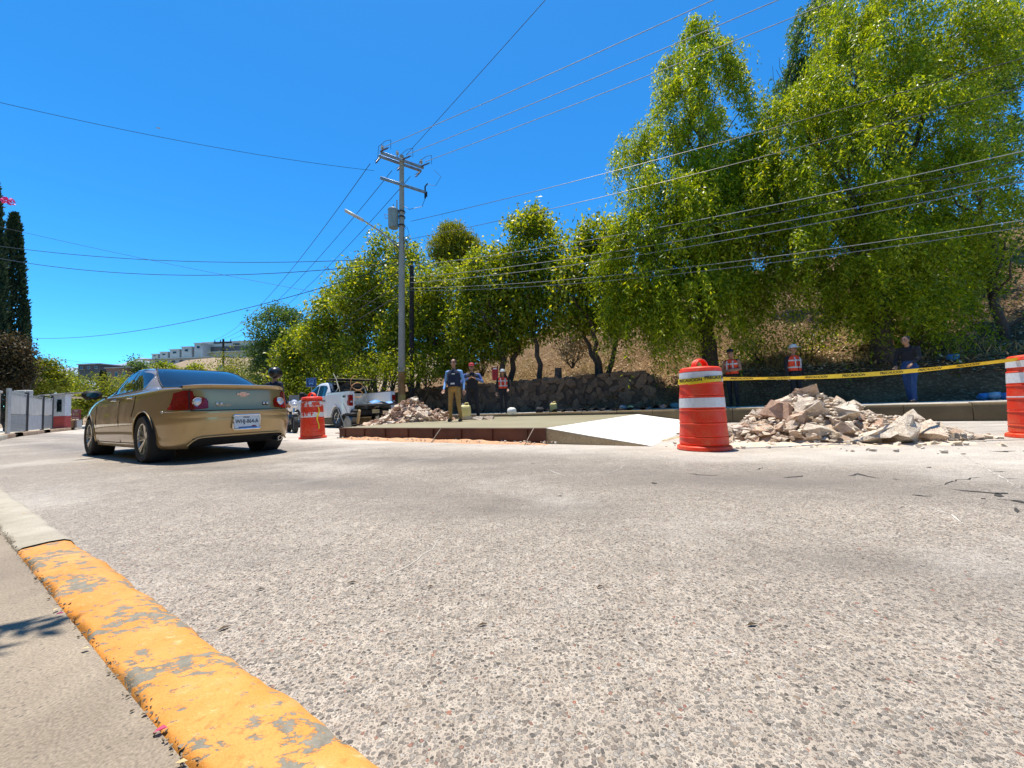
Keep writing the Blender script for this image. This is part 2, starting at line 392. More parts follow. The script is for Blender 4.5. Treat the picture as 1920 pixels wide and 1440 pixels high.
# leaves and pods fallen on the road
LEAF = pm('fallen_leaf', (.055, .04, .025), (.11, .07, .03), .8)
lf = MB()
for x, y, a, L in ((488, 1105, .5, .02), (420, 1178, .9, .022), (660, 1092, .3, .02), (905, 1171, 0.2, .016), (1125, 1100, .4, .015), (807, 1100, 0, .016), (1410, 1171, .2, .02), (1050, 930, 0, .02)):
    c = G(x, y, .004); u = Vector((math.cos(a), math.sin(a), 0)); v = Vector((-u.y, u.x, 0))
    lf.add([c-u*L, c+v*L*.3+Vector((0, 0, .005)), c+u*L, c-v*L*.3+Vector((0, 0, .003))], [(0, 1, 2, 3)])
stuff(lf.build('fallen_leaves', LEAF, road, False))

# ---- near side: sidewalk, yellow kerb, plain kerb, gap filled with grit
KZ = .12
near_sw = strip('sidewalk', [(t, s_near(t)-.166) for t in TT], [(t, s_near(t)-3.2 if t < 18 else s_near(t)-2.6) for t in TT], KZ-.004, SIDE, 2)
def kerb_run(name, t0, t1, mat, jitter, seed, parent=None, w0=-.16, w1=0.0, top=KZ, rise=0.0):
    rr = random.Random(seed); n = max(2, int((t1-t0)/.045)); P = []
    ph = [rr.uniform(0, 6) for _ in range(6)]
    for i in range(n+1):
        t = t0+(t1-t0)*i/n; so = float(s_near(t)); j = .6*jitter*(.5*math.sin(t*9+ph[0])+.4*math.sin(t*23+ph[1])+.5*math.sin(t*3.1+ph[2])+rr.uniform(-.5, .5))
        ji = jitter*.6*(math.sin(t*15+ph[3])+rr.uniform(-.6, .6)); zt = top+.003*math.sin(t*5+ph[4])
        row = [(w0+ji, -.02), (w0+ji, zt-.010), (w0+.012+ji, zt-.001), (-.075, zt+.003), (-.03+j*.5, zt), (-.010+j, zt-.010), (.002+j, zt-.03), (.012+j*.6, .03), (.02+j*.4, -.02)]
        P.append([tuple(st(t, so+a, z)) for a, z in row])
    o = MB().grid(P).build(name, mat, parent, True, 60)
    return o
ky = tag(kerb_run('yellow_kerb', -2.6, 2.66, PAINT, .010, 3), 'concrete kerb with chipped yellow paint beside the sidewalk in the foreground', 'kerb')
kp = tag(kerb_run('plain_kerb', 2.668, 9.0, KERB, .010, 4), 'bare grey concrete kerb continuing from the end of the yellow paint', 'kerb')
# grit and petals in the joint between kerb and sidewalk
GRIT = pm('grit', (.16, .12, .08), (.30, .24, .17), .9, rand=.3); PETAL = pm('petal', (.45, .02, .09), (.3, .02, .1), .6); STRAW = pm('dry_leaf', (.55, .40, .2), (.4, .28, .12), .7)
gb = MB()
for k in range(300):
    t = random.uniform(-.3, 3.2); s = float(s_near(t))-.163+random.gauss(0, .006); r = random.uniform(.001, .0035)
    c = st(t, s, KZ+.001); gb.hull([c+Vector((random.uniform(-r, r)*1.3, random.uniform(-r, r)*1.3, random.uniform(-r, r))) for _ in range(8)])
stuff(gb.build('joint_grit', GRIT, near_sw, False))
gq = MB(); gs = MB()
for x, y, red in ((105, 1142, 0), (112, 1150, 1), (303, 1366, 1), (300, 1368, 1), (45, 962, 0), (160, 1215, 0), (340, 1428, 0)):
    c = G(x, y, KZ+.004); u = Vector((random.uniform(-1, 1), random.uniform(-1, 1), 0)).normalized()*.009; v = Vector((-u.y, u.x, .004))*.6
    (gq if red else gs).add([c-u, c+v, c+u, c-v+Vector((0, 0, .003))], [(0, 1, 2, 3)])
stuff(gq.build('petals', PETAL, near_sw, False)); stuff(gs.build('dry_leaf_bits', STRAW, near_sw, False))
# far-left kerb blocks
KB = pm('brown_kerb_block', (.20, .13, .08), (.30, .22, .15), .85, scale=3, bump=.4)
for i, (t0, t1) in enumerate(((24.5, 27.0), (27.1, 29.4), (31.2, 36.2), (37.5, 42.8), (43.4, 47.5), (48, 54), (54.3, 62))):
    m = KERB if i in (0, 4) else KB
    o = kerb_run('kerb_block', t0, t1, m, .03, 30+i, None, -.3, 0, .20)
    tag(o, ['broken pale kerb block at the left edge of the photo', 'chipped brown kerb block by the grey fence panels', 'long brown kerb block below the corrugated gate', 'brown kerb block in front of the red-based hut',
            'short pale kerb block beside the red sign', 'kerb block behind the gold sedan hood', 'farthest kerb block on the left sidewalk'][i], 'kerb', 'kerb blocks of the far-left sidewalk')
strip('sidewalk_fill', [(t, s_near(t)-.25) for t in TT[10:]], [(t, s_near(t)-14) for t in TT[10:]], .17, SIDE_FAR, 3).name = 'left_sidewalk'

# ---- far side: raised sidewalk and kerb stones
FZ = .36
strip('far_sidewalk', [(t, s_far(t)+.16) for t in TT], [(t, s_far(t)+2.5) for t in TT], FZ, SIDE_FAR, 2)
fk = thing('far_kerb', 'tall shade-darkened concrete kerb of the raised sidewalk behind the rubble', 'kerb', st(0, 11.4))
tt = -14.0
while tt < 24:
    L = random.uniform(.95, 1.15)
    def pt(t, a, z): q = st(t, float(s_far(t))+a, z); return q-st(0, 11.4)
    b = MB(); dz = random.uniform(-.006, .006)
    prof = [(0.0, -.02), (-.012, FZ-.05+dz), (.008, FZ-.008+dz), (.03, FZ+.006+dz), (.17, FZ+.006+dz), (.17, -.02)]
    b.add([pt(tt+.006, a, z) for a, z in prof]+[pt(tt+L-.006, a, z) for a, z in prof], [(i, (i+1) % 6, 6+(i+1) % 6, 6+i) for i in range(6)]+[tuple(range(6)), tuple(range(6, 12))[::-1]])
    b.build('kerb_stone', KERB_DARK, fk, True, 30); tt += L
# ------------------------------------------------------------------ hillside
WALL_T0, WALL_T1 = 3.1, 14.6
def sstep(x, a, b): u = np.clip((np.asarray(x, float)-a)/(b-a), 0, 1); return u*u*(3-2*u)
def hill_z(t, s):
    t = np.asarray(t, float); off = s_far(t)-11.4; q = np.asarray(s, float)-off
    wm = sstep(t, WALL_T0-.5, WALL_T0+.1)*(1-sstep(t, WALL_T1+4, WALL_T1+9))
    bank = .36+1.2*sstep(q, 13.9, 15.9); shelf = np.where(q > 13.51, 1.58, .36)
    z0 = bank*(1-wm)+shelf*wm
    slope = .48*(1-.70*sstep(t, 11, 26))
    z = z0+slope*np.maximum(q-16.2, 0)**1.0*(1-.35*sstep(q, 26, 60))
    z = z+.12*np.sin(t*1.3+q*.7)*sstep(q, 15, 20)+.10*np.sin(t*2.9-q*1.9)*sstep(q, 15, 18)+.35*np.sin(t*.31+1)*np.sin(q*.4)*sstep(q, 17, 24)
    return z
def m_hill():
    t = NT('leaf_littered_earth'); P = t.pos()
    a = t.noise(P, 1.3, 6, .65); b = t.noise(P, 14, 5, .7); c = t.noise(P, 60, 3, .6)
    col = t.ramp(a, [(.3, (.07, .038, .017)), (.5, (.14, .08, .037)), (.7, (.24, .15, .078))])
    col = t.mix(t.ramp(b, [(.5, (0,)*3), (.62, (.6,)*3)]), col, (.42, .29, .17))
    col = t.mix(t.ramp(c, [(.35, (.7,)*3), (.5, (0,)*3)]), col, (.09, .06, .035))
    t.set(col, .95, 0); t.b.inputs['Specular IOR Level'].default_value = .15; t.bump(t.math('ADD', b, t.math('MULTIPLY', c, .6)), .9, .05); return t.m
ts = np.concatenate([np.arange(-60, -12, 3), np.arange(-12, 20, .4), np.arange(20, 90, 3)]); qs = np.concatenate([[13.5, 13.52], np.arange(13.7, 22, .35), np.arange(22, 40, 1.2), np.arange(40, 120, 8)])
Tg, Qg = np.meshgrid(ts, qs, indexing='ij'); Sg = Qg+s_far(Tg)-11.4
Zg = hill_z(Tg, Sg)-.02
HP = np.stack([D[0]*Tg+NN[0]*Sg, D[1]*Tg+NN[1]*Sg, Zg], 2)
nq, nr = Tg.shape; ii = (np.arange(nq-1)[:, None]*nr+np.arange(nr-1)[None]).ravel()
hill = struct(link('hillside', npmesh('hillside', HP.reshape(-1, 3), np.stack([ii, ii+1, ii+nr+1, ii+nr], 1), m_hill(), True)))
def on_hill(t, s): return st(t, s, float(hill_z(t, s)))

def quads(P, A, Nv, L, W, fold=0.0):
    """leaf shapes: base P, axis A, normal Nv, length L, width W -> verts, faces"""
    A = A/np.linalg.norm(A, axis=1, keepdims=True); Sd = np.cross(A, Nv); Sd /= np.linalg.norm(Sd, axis=1, keepdims=True)+1e-9
    L = np.broadcast_to(np.asarray(L, float), (len(P),))[:, None]; W = np.broadcast_to(np.asarray(W, float), (len(P),))[:, None]
    Nu = np.cross(Sd, A)
    V = np.stack([P, P+A*L*.45+Sd*W*.5+Nu*W*fold, P+A*L, P+A*L*.45-Sd*W*.5+Nu*W*fold], 1).reshape(-1, 3)
    return V, np.arange(len(P)*4).reshape(-1, 4)
def unit(n): v = rng.normal(size=(n, 3)); return v/np.linalg.norm(v, axis=1, keepdims=True)
def m_leaf(name, stops, trans=.45, rough=.5, tint=None, spec=.3):
    t = NT(name); r = t.n('NewGeometry').outputs['Random Per Island']; P = t.pos()
    c = t.ramp(r, stops)
    c = t.mix(1.0, c, t.ramp(t.noise(P, .9, 3), [(.3, (.78, .85, .8)), (.7, (1.2, 1.12, .95))]), 'MULTIPLY')
    t.set(c, rough, 0); t.b.inputs['Specular IOR Level'].default_value = spec
    tr = t.n('BsdfTranslucent', {'Color': t.mix(1.0, c, tint or (1.5, 1.6, .7), 'MULTIPLY')})
    mx = t.n('MixShader', {0: trans, 1: t.b.outputs[0], 2: tr.outputs[0]}); t.l(mx.outputs[0], t.out.inputs[0]); return t.m
# leaf litter, scraps of straw
n = 26000; t_ = rng.uniform(-9, 15, n); q_ = 15.0+rng.exponential(3.4, n); s_ = q_+s_far(t_)-11.4
P_ = np.stack([D[0]*t_+NN[0]*s_, D[1]*t_+NN[1]*s_, hill_z(t_, s_)+rng.uniform(0, .03, n)], 1)
A_ = unit(n); A_[:, 2] = A_[:, 2]*.3+.1; V_, F_ = quads(P_, A_, unit(n)*.5+np.array((0, 0, 1)), rng.uniform(.05, .16, n), rng.uniform(.025, .07, n), .2)
LIT = m_leaf('dry_litter', [(0, (.20, .12, .06)), (.3, (.38, .26, .14)), (.6, (.52, .39, .24)), (.85, (.64, .53, .38)), (1, (.70, .62, .50))], .15, .8, (1, 1, 1), .1)
stuff(link('leaf_litter', npmesh('leaf_litter', V_, F_, LIT), hill))
n = 16000; t_ = rng.uniform(-9, 14, n); q_ = 15.8+rng.exponential(4.0, n)
cl = (np.sin(t_*1.7)*np.sin(q_*1.3+1)+rng.normal(0, .5, n)) > .1; t_ = t_[cl]; q_ = q_[cl]; n = len(t_); s_ = q_+s_far(t_)-11.4
P_ = np.stack([D[0]*t_+NN[0]*s_, D[1]*t_+NN[1]*s_, hill_z(t_, s_)-.02], 1); A_ = unit(n); A_[:, 2] = np.abs(A_[:, 2])+.9
V_, F_ = quads(P_, A_, unit(n), rng.uniform(.15, .5, n), rng.uniform(.012, .03, n))
STW = m_leaf('dry_straw', [(0, (.26, .17, .07)), (.5, (.46, .33, .15)), (1, (.60, .47, .26))], .3, .8, (1, 1, 1), .1)
stuff(link('dry_grass', npmesh('dry_grass', V_, F_, STW), hill))

# ------------------------------------------------------------------ stone retaining wall
def rockpts(rx, ry, rz, n, seed, box=.55):
    r = np.random.default_rng(seed); v = r.normal(size=(n, 3)); v /= np.linalg.norm(v, axis=1, keepdims=True)
    v = np.sign(v)*np.abs(v)**box; v *= r.uniform(.82, 1.05, (n, 1)); return v*np.array((rx, ry, rz))
MORT = pm('wall_mortar', (.05, .034, .022), (.085, .06, .04), .95, scale=4, bump=.5)
STONE = pm('wall_stone', (.19, .115, .062), (.095, .066, .042), .9, scale=5, bump=.6, bscale=40, bdist=.02, rand=.8)
wall = thing('stone_wall', 'low retaining wall of rough mortared stones at the foot of the hillside', 'wall', st(WALL_T0, 13.5), STREET)
# local frame: x along street, y = -n (towards hill is -y), so hill side is negative y
b = MB(); L = WALL_T1-WALL_T0
b.box((L/2, -.20, .74), (L, .36, 1.70)); b.build('wall_core', MORT, wall, False)
smesh = []
for k in range(10):
    mb = MB().hull(rockpts(.5, .5, .5, 22, 900+k, .42)); smesh.append(mb.mesh('stone', STONE, True, 24))
rr_ = random.Random(44); px, pz = .275, .208
for j in range(8):
    for i in range(int(L/px)+1):
        if rr_.random() < .16: continue
        big = rr_.random() < .3; wd = rr_.uniform(.36, .50) if big else rr_.uniform(.22, .36)
        o = link('stone', rr_.choice(smesh), wall); o.location = ((i+.5*(j % 2))*px+rr_.uniform(-.07, .07), .0+rr_.uniform(-.025, .01), .08+j*pz+rr_.uniform(-.06, .06))
        o.scale = (wd, .085, wd*rr_.uniform(.6, 1.0)); o.rotation_euler = (rr_.uniform(-.12, .12), rr_.uniform(0, 6.28), rr_.uniform(-.1, .1))
x = 0
while x < L:   # rough capping
    wd = random.uniform(.25, .6); o = link('cap_stone', random.choice(smesh), wall); o.location = (x+wd/2, -.12, 1.585+random.uniform(-.02, .05)); o.scale = (wd, .36, random.uniform(.12, .24)); x += wd*1.02

# ------------------------------------------------------------------ new raised crossing: fresh slab, cured ramp, formwork
S0, S1, T0, T1 = 5.6, 11.36, 2.95, 8.55; SZ = .26
def m_fresh(name, c1, c2, rough, sc=.7):
    t = NT(name); P = t.pos(); a = t.noise(P, sc, 5, .6); b = t.noise(P, 90, 3)
    mp = t.n('Mapping', {'Vector': P, 'Rotation': (0, 0, -STREET), 'Scale': (1, 40, 1)}).outputs[0]; br = t.noise(mp, 3, 3)
    col = t.ramp(a, [(.35, c1), (.7, c2)]); col = t.mix(1.0, col, t.ramp(br, [(.3, (.95,)*3), (.7, (1.04,)*3)]), 'MULTIPLY')
    t.set(col, rough, 0); t.bump(t.math('ADD', br, t.math('MULTIPLY', b, .4)), .2, .004); return t.m
FRESH = m_fresh('fresh_concrete', (.235, .205, .125), (.30, .265, .17), .5); CURED = m_fresh('cured_white_concrete', (.70, .66, .58), (.80, .77, .70), .8)
SIDEC = m_concrete('cast_concrete_side', (.42, .32, .19), (.52, .41, .26), 3, 60, .4, (.26, .19, .11), .6)
slab = thing('raised_crossing', 'freshly poured raised concrete crossing with a cured white ramp in the road', 'crossing', st(T0, S0), STREET)
def sl(t, s, z): return (t-T0, -(s-S0), z)
def slab_piece(name, prof, mat, s0, s1, ns=8):
    """prof: list of (t,z) closed polygon"""
    b = MB(); n = len(prof); P = [[sl(t, s0+(s1-s0)*k/ns, z) for k in range(ns+1)] for t, z in prof+prof[:1]]
    b.grid(P); b.add([sl(t, s0, z) for t, z in prof], [tuple(range(n))]); b.add([sl(t, s1, z) for t, z in prof], [tuple(range(n))[::-1]])
    return b.build(name, mat, slab, True, 20)
slab_piece('slab', [(T0+.002, -.02), (T1, -.02), (T1, SZ-.005), (T1-.01, SZ), (T0+.002, SZ)], FRESH, S0+.01, S1)
ramp = slab_piece('ramp', [(1.28, -.02), (1.28, .006), (1.36, .022), (2.2, .143), (T0-.02, SZ-.004), (T0, SZ-.004), (T0, -.02)], CURED, S0, S1)
sd = MB(); sd.add([sl(1.30, S0-.004, .002), sl(T0-.002, S0-.004, .002), sl(T0-.002, S0-.004, SZ-.012), sl(2.2, S0-.004, .130), sl(1.36, S0-.004, .012)], [(0, 1, 2, 3, 4)]); sd.build('ramp_side', SIDEC, slab, False)
FORM = pm('rusty_brown_form', (.075, .022, .012), (.13, .045, .024), .6, scale=2.5, bump=.2)
fw = thing('formwork_board', 'long rust-brown formwork board holding the front edge of the fresh slab', 'formwork', st(T0-.02, S0-.02), STREET)
FL = T1-T0+.04
b = MB(); b.box((FL/2, .012, .135), (FL, .012, .235), None, .003); b.build('web', FORM, fw)
b = MB(); b.box((FL/2, .028, .248), (FL, .045, .012), None, .003); b.build('flange', FORM, fw)
b = MB(); b.box((FL/2, .028, .024), (FL, .045, .012), None, .003); b.build('flange', FORM, fw)
for k in range(8):
    b = MB(); b.box((.35+k*.72, .030, .136), (.012, .036, .20), None, .002); b.build('rib', FORM, fw)
RUST = pm('rebar_steel', (.32, .27, .22), (.18, .12, .08), .55, .6)
for k, (t, lab) in enumerate(((T0+.18, 'thin steel stake leaning on the formwork board near the white ramp'), (T0+2.25, 'thin steel stake leaning on the middle of the formwork board'))):
    b = MB(); p0 = st(t, S0-.065, .268); p1 = st(t+.06, S0-.30, -.01); b.tube([p0, p0.lerp(p1, .5)+Vector((0, 0, .004)), p1], .009, 6)
    tag(b.build('steel_stake', RUST, None), lab, 'stake')
# sand and crumbs spilled along the board and round the ramp
SAND = m_concrete('reddish_sand', (.48, .25, .13), (.60, .36, .21), 6, 70, .9, (.36, .19, .10), .5, .35)
def sandbank(name, path, wd, ht, seed, mat=SAND):
    rr = np.random.default_rng(seed); m = 80; u = np.linspace(0, 1, m); k = 9; P = []
    pa = np.array([tuple(st(*p))[:2] for p in path]); cu = np.linspace(0, 1, len(pa))
    ph = rr.uniform(0, 6, 5)
    for i in range(m):
        c = np.array((np.interp(u[i], cu, pa[:, 0]), np.interp(u[i], cu, pa[:, 1]))); e = math.sin(math.pi*u[i])**.4
        f = e*(1+.25*math.sin(23*u[i]+ph[0])+.18*math.sin(57*u[i]+ph[1])); row = []
        for j in range(k):
            v = j/(k-1)*2-1; x = c-NN*v*wd*f; h = ht*e*(1-v*v)*(1+.3*math.sin(31*u[i]+5*v+ph[2])+.25*math.sin(71*u[i]-9*v+ph[3]))+rr.uniform(-.004, .006)*(1-v*v)
            row.append((x[0], x[1], h-.003))
        P.append(row)
    o = struct(MB().grid(P).build(name, mat, None, True, 80)); return o
sandbank('sand', [(T0-.15, S0-.16), (5, S0-.16), (7.6, S0-.12), (8.5, S0-.06)], .14, .05, 1)
sandbank('sand_spill', [(1.45, S0+.05), (1.12, 7.2), (1.0, 9), (1.1, 11)], .22, .02, 2, SIDEC)
sandbank('dust', [(.6, 5.95), (-1.0, 6.6), (-2.2, 6.9)], .45, .02, 4, m_concrete('pale_rubble_dust', (.52, .42, .31), (.62, .52, .41), 4, 90, .8, (.45, .29, .18), .5, .3))
CR = pm('broken_concrete', (.62, .56, .48), (.44, .38, .31), .95, scale=7, bump=.9, bscale=55, bdist=.025, rand=.45)
cm = MB()
for k in range(90):
    t = random.uniform(T0-.3, 8.4); s = S0-.17+random.gauss(0, .07); r = random.uniform(.006, .022)
    cm.hull([tuple(Vector(p)+st(t, s, .035+r*.3)) for p in rockpts(r*1.3, r, r, 9, k)])
for k in range(60):
    t = random.uniform(-3.4, 1.1); s = 5.5+random.expovariate(2.2)+abs(random.gauss(0, .15)); r = random.uniform(.006, .03)
    cm.hull([tuple(Vector(p)+st(t, s, r*.4)) for p in rockpts(r*1.3, r, r, 9, 300+k)])
stuff(cm.build('concrete_crumbs', CR, road, False))

# ------------------------------------------------------------------ rubble heaps
def m_rubble():
    t = NT('rubble_concrete'); co = t.coord('Object'); nm = t.n('NewGeometry')
    a = t.noise(co, 5, 6, .7); v = t.n('TexVoronoi', {'Vector': co, 'Scale': 26.0}); r = t.n('ObjectInfo').outputs['Random']
    base = t.ramp(r, [(0, (.70, .59, .46)), (.4, (.78, .68, .56)), (.7, (.66, .50, .37)), (.88, (.64, .44, .31)), (1, (.46, .30, .22))])
    col = t.mix(1.0, base, t.ramp(a, [(.3, (.62, .58, .54)), (.55, (1, 1, 1)), (.75, (1.22, 1.22, 1.2))]), 'MULTIPLY')
    k = t.n('SeparateColor', {0: v.outputs['Color']}).outputs[0]
    pb = t.math('MULTIPLY', t.math('GREATER_THAN', k, .62), t.math('LESS_THAN', v.outputs['Distance'], .36))
    col = t.mix(t.math('MULTIPLY', pb, .55), col, (.24, .18, .14))
    t.set(col, .95, 0); t.b.inputs['Specular IOR Level'].default_value = .2
    t.bump(t.math('ADD', a, t.math('ADD', t.math('MULTIPLY', t.noise(co, 38, 4), .6), t.math('MULTIPLY', pb, .3))), .9, .035); return t.m
RUB = m_rubble()
def chunk_mesh(seed, flat=1.0, sub=True):
    bm = bmesh.new(); r = np.random.default_rng(seed)
    for p in rockpts(.5, .5, .5*flat, 13, seed, .6): bm.verts.new(p)
    bmesh.ops.convex_hull(bm, input=bm.verts)
    for v in [v for v in bm.verts if not v.link_faces]: bm.verts.remove(v)
    bmesh.ops.subdivide_edges(bm, edges=bm.edges[:], cuts=1, use_grid_fill=True)
    for v in bm.verts: v.co += Vector(r.normal(0, .034, 3))
    me = bpy.data.meshes.new('rock'); bmesh.ops.triangulate(bm, faces=bm.faces); bmesh.ops.recalc_face_normals(bm, faces=bm.faces)
    bm.to_mesh(me); bm.free(); me.materials.append(RUB)
    me.polygons.foreach_set('use_smooth', [True]*len(me.polygons)); me.set_sharp_from_angle(angle=R(26)); return me
CH = [chunk_mesh(500+i, (1, .8, .6, .45)[i % 4]) for i in range(16)]
def heap(name, label, c, rot, hfun, ext, big, nmid, nsmall, seed, fill_scale=1.0):
    rr = random.Random(seed); h = thing(name, label, 'rubble heap', c, rot)
    m = 46; X = np.linspace(-ext[0], ext[0], m); Y = np.linspace(-ext[1], ext[1], m)
    P = [[(x, y, max(-.03, .86*hfun(x, y)+rr.uniform(-.02, .02)-.04)) for y in Y] for x in X]
    stuff(MB().grid(P).build('rubble_core', pm('rubble_dust', (.50, .40, .30), (.38, .28, .20), .95, scale=4, bump=.8, bscale=30), h, True, 30))
    def put(x, y, s, dz=0, sc=None, e=None):
        o = link('rock', rr.choice(CH), h); z = max(hfun(x, y), 0)
        o.location = (x, y, max(z-s*.12, s*.26)+dz); o.scale = sc or (s*rr.uniform(.85, 1.35), s*rr.uniform(.75, 1.1), s*rr.uniform(.6, .95))
        o.rotation_euler = e or (rr.uniform(-.5, .5), rr.uniform(-.5, .5), rr.uniform(0, 6.28))
    for x, y, s in big: put(x, y, s)
    k = 0
    while k < nmid:
        x = rr.uniform(-ext[0], ext[0]); y = rr.uniform(-ext[1], ext[1])
        if hfun(x, y) > .015: put(x, y, rr.choice((.1, .13, .16, .2, .26))*fill_scale); k += 1
    sm = MB(); k = 0
    while k < nsmall:
        x = rr.uniform(-ext[0]*1.15, ext[0]*1.15); y = rr.uniform(-ext[1]*1.1, ext[1]*1.1); z = hfun(x, y)
        if z > .005 or rr.random() < .1:
            r = rr.uniform(.012, .05); sm.hull([tuple(Vector(p)+Vector((x, y, max(z, 0)+r*.3))) for p in rockpts(r*1.2, r, r*.8, 9, seed*1000+k)]); k += 1
    stuff(sm.build('small_fragments', RUB, h, True, 25))
    return h
# right heap: local x to the right along -D of the street, y away; built round its crest
def hr(x, y):
    a = .72*max(0, 1-math.hypot((x+.12)/1.15, y/.95))**.85
    b = .32*max(0, 1-math.hypot((x-.75)/.88, (y+.05)/.65))**.7
    return max(a, b)+.03*math.sin(9*x+2)*math.sin(8*y)*(a+b > .03)
heap('rubble_heap', 'large heap of broken concrete between the two orange drums on the right', (4.55, 5.75, 0), R(-20), hr, (1.7, .98),
     [(-1.0, -.30, .36), (-.78, -.52, .34), (-.52, -.62, .30), (-.25, -.72, .33), (.05, -.70, .28), (.32, -.86, .42), (.62, -.80, .50), (.92, -.62, .40), (-.55, -.25, .44), (-.15, -.35, .46),
      (.22, -.40, .40), (-.1, .0, .36), (.3, .0, .32), (-.35, .1, .34), (1.0, -.15, .34), (1.32, -.1, .30), (1.1, -.5, .22), (1.3, -.4, .16), (-.35, -.48, .36), (.65, -.3, .36), (-1.15, -.1, .24),
      (1.6, -.15, .1), (1.75, .1, .08), (-.2, -.15, .30), (.1, .15, .26)], 190, 900, 5)
def hl(x, y):
    a = 1.02*max(0, 1-math.hypot(x/1.25, y/1.1))**.75; b = .34*max(0, 1-math.hypot((x+1.1)/.9, y/.7))**.7; e = .62*max(0, 1-math.hypot((x-.85)/.75, y/.8))**.7
    return max(a, b, e)+.03*math.sin(8*x)*math.sin(7*y+1)*(a+b > .03)
heap('rubble_heap', 'heap of pale broken concrete behind the pickup bed and the formwork', (-3.2, 12.0, 0), R(-10), hl, (1.9, 1.1),
     [(-.55, -.5, .40), (-.15, -.6, .44), (.2, -.65, .34), (.55, -.5, .40), (-1.3, -.3, .36), (-1.0, -.45, .34), (.9, -.5, .42), (1.15, -.3, .36), (-.2, .1, .36), (.1, .0, .34), (.6, -.05, .4), (-.6, -.1, .4), (.02, .12, .3)], 150, 700, 9, 1.05)
# ------------------------------------------------------------------ orange channelising drums and the caution tape
def m_plastic(name, c, dirt=.35):
    t = NT(name); co = t.coord('Object'); a = t.noise(co, 4, 6, .7); b = t.noise(co, 45, 4, .7)
    sp = t.n('SeparateXYZ', {0: co}).outputs[2]; low = t.math('SUBTRACT', 1.0, t.math('MULTIPLY', sp, 3.2), True)
    msk = t.math('MULTIPLY', t.ramp(t.math('ADD', t.math('MULTIPLY', a, .6), t.math('MULTIPLY', b, .4)), [(.46, (0,)*3), (.66, (1,)*3)]), t.math('MULTIPLY_ADD', low, .5, False)); t.t.nodes[-1].inputs[2].default_value = dirt
    col = t.mix(t.math('MULTIPLY', msk, .55), c, (.62, .30, .14)); t.set(col, t.math('MULTIPLY_ADD', b, .25), 0); t.t.nodes[-1].inputs[2].default_value = .34
    t.b.inputs['Subsurface Weight'].default_value = .0; t.bump(b, .06, .004); return t.m
ORG = m_plastic('orange_red_plastic', (.80, .035, .006), .12); REFL = pm('reflective_white_band', (.80, .81, .82), (.70, .71, .72), .35, scale=30)
REFL_W = None
def worn_band():
    t = NT('worn_reflective_band'); co = t.coord('Object'); a = t.noise(co, 7, 6, .7, .6)
    t.set(t.mix(t.ramp(a, [(.50, (0,)*3), (.53, (1,)*3)]), (.78, .76, .72), (.80, .06, .012)), .5, 0); return t.m
REFL_W = worn_band()
def drum(name, label, loc, bands, lean=(0, 0), rz=0, worn=False):
    d = thing(name, label, 'drum', loc, rz, 'orange drums'); d.rotation_euler = (lean[0], lean[1], rz)
    def rad(z): return .286-(.286-.243)*(z-.065)/(1.03-.065)
    steps = [.165, .34, .51, .675, .845]; pr = [(.270, .045), (.283, .07)]
    z0 = .07
    for z in steps:
        pr += [(rad(z0)+.004, z0+.012), (rad(z)+.002, z-.016), (rad(z)+.008, z-.008), (rad(z)+.007, z+.001), (rad(z)-.004, z+.008)]; z0 = z+.008
    pr += [(rad(.985)-.003, .985), (rad(.99)+.006, .992), (.246, 1.01), (.240, 1.032), (.222, 1.046), (.15, 1.056), (0.001, 1.06)]
    MB().lathe(pr, 40).build('body', ORG, d, True, 32)
    MB().lathe([(.20, .0), (.318, .0), (.324, .012), (.318, .045), (.300, .056), (.272, .060), (.20, .06)], 40).build('base', ORG, d, True, 35)
    for za, zb, m in bands:
        n = 6; p = [(rad(za+(zb-za)*k/n)+.0065, za+(zb-za)*k/n) for k in range(n+1)]
        MB().lathe([(p[0][0]-.012, za)]+p+[(p[-1][0]-.012, zb)], 40).build('reflective_band', m, d, True, 40)
    # handle: a thick half-ring on the lid
    h = MB(); pts = [Vector((.105*math.cos(a), 0, 1.045+.105*math.sin(a))) for a in np.linspace(0, math.pi, 15)]
    for sg in (-.028, .028):
        h.tube([p+Vector((0, sg, 0)) for p in pts], .014, 8)
    h.tube([p+Vector((0, 0, .004)) for p in pts], .017, 8); hd = h.build('handle', ORG, d, True, 50)
    return d, rad
dC, radC = drum('traffic_drum', 'orange drum with caution tape wrapped round its top white band', (2.44, 4.95, 0), [(.535, .655, REFL), (.855, .984, REFL)], (R(0), R(.8)), .4)
dR, _ = drum('traffic_drum', 'orange drum cut by the right edge of the photo', (6.70, 4.85, 0), [(.70, .83, REFL), (.90, .984, REFL), (.515, .53, REFL)], (0, 0), 1.2)
dL, _ = drum('traffic_drum', 'scuffed orange drum with worn white bands beside the gold sedan', (-5.11, 9.75, 0), [(.535, .655, REFL_W), (.80, .93, REFL_W)], (R(0), R(-1.2)), -.3)
TAPE = pm('yellow_tape', (.86, .66, .03), (.80, .58, .02), .4, scale=20); INK = pm('black_ink', (.015, .014, .012), (.03, .028, .025), .6)
tape = thing('caution_tape', 'yellow caution tape printed in black strung between two orange drums', 'tape', (2.44, 4.95, 0))
ct = Vector((2.44, 4.95, 0))
A0 = Vector((.24, .07, .90)); B0 = Vector((6.70-.25, 4.85, 1.0))-ct
def ribbon(path, wid, tw):
    P = []
    for i, p in enumerate(path):
        dv = (path[min(i+1, len(path)-1)]-path[max(0, i-1)]).normalized(); sd = dv.cross(Vector((0, 0, 1))).normalized(); up = sd.cross(dv)
        a = tw(i/(len(path)-1)); u = up*math.cos(a)+sd*math.sin(a); P.append([tuple(p-u*wid/2), tuple(p), tuple(p+u*wid/2)])
    return P
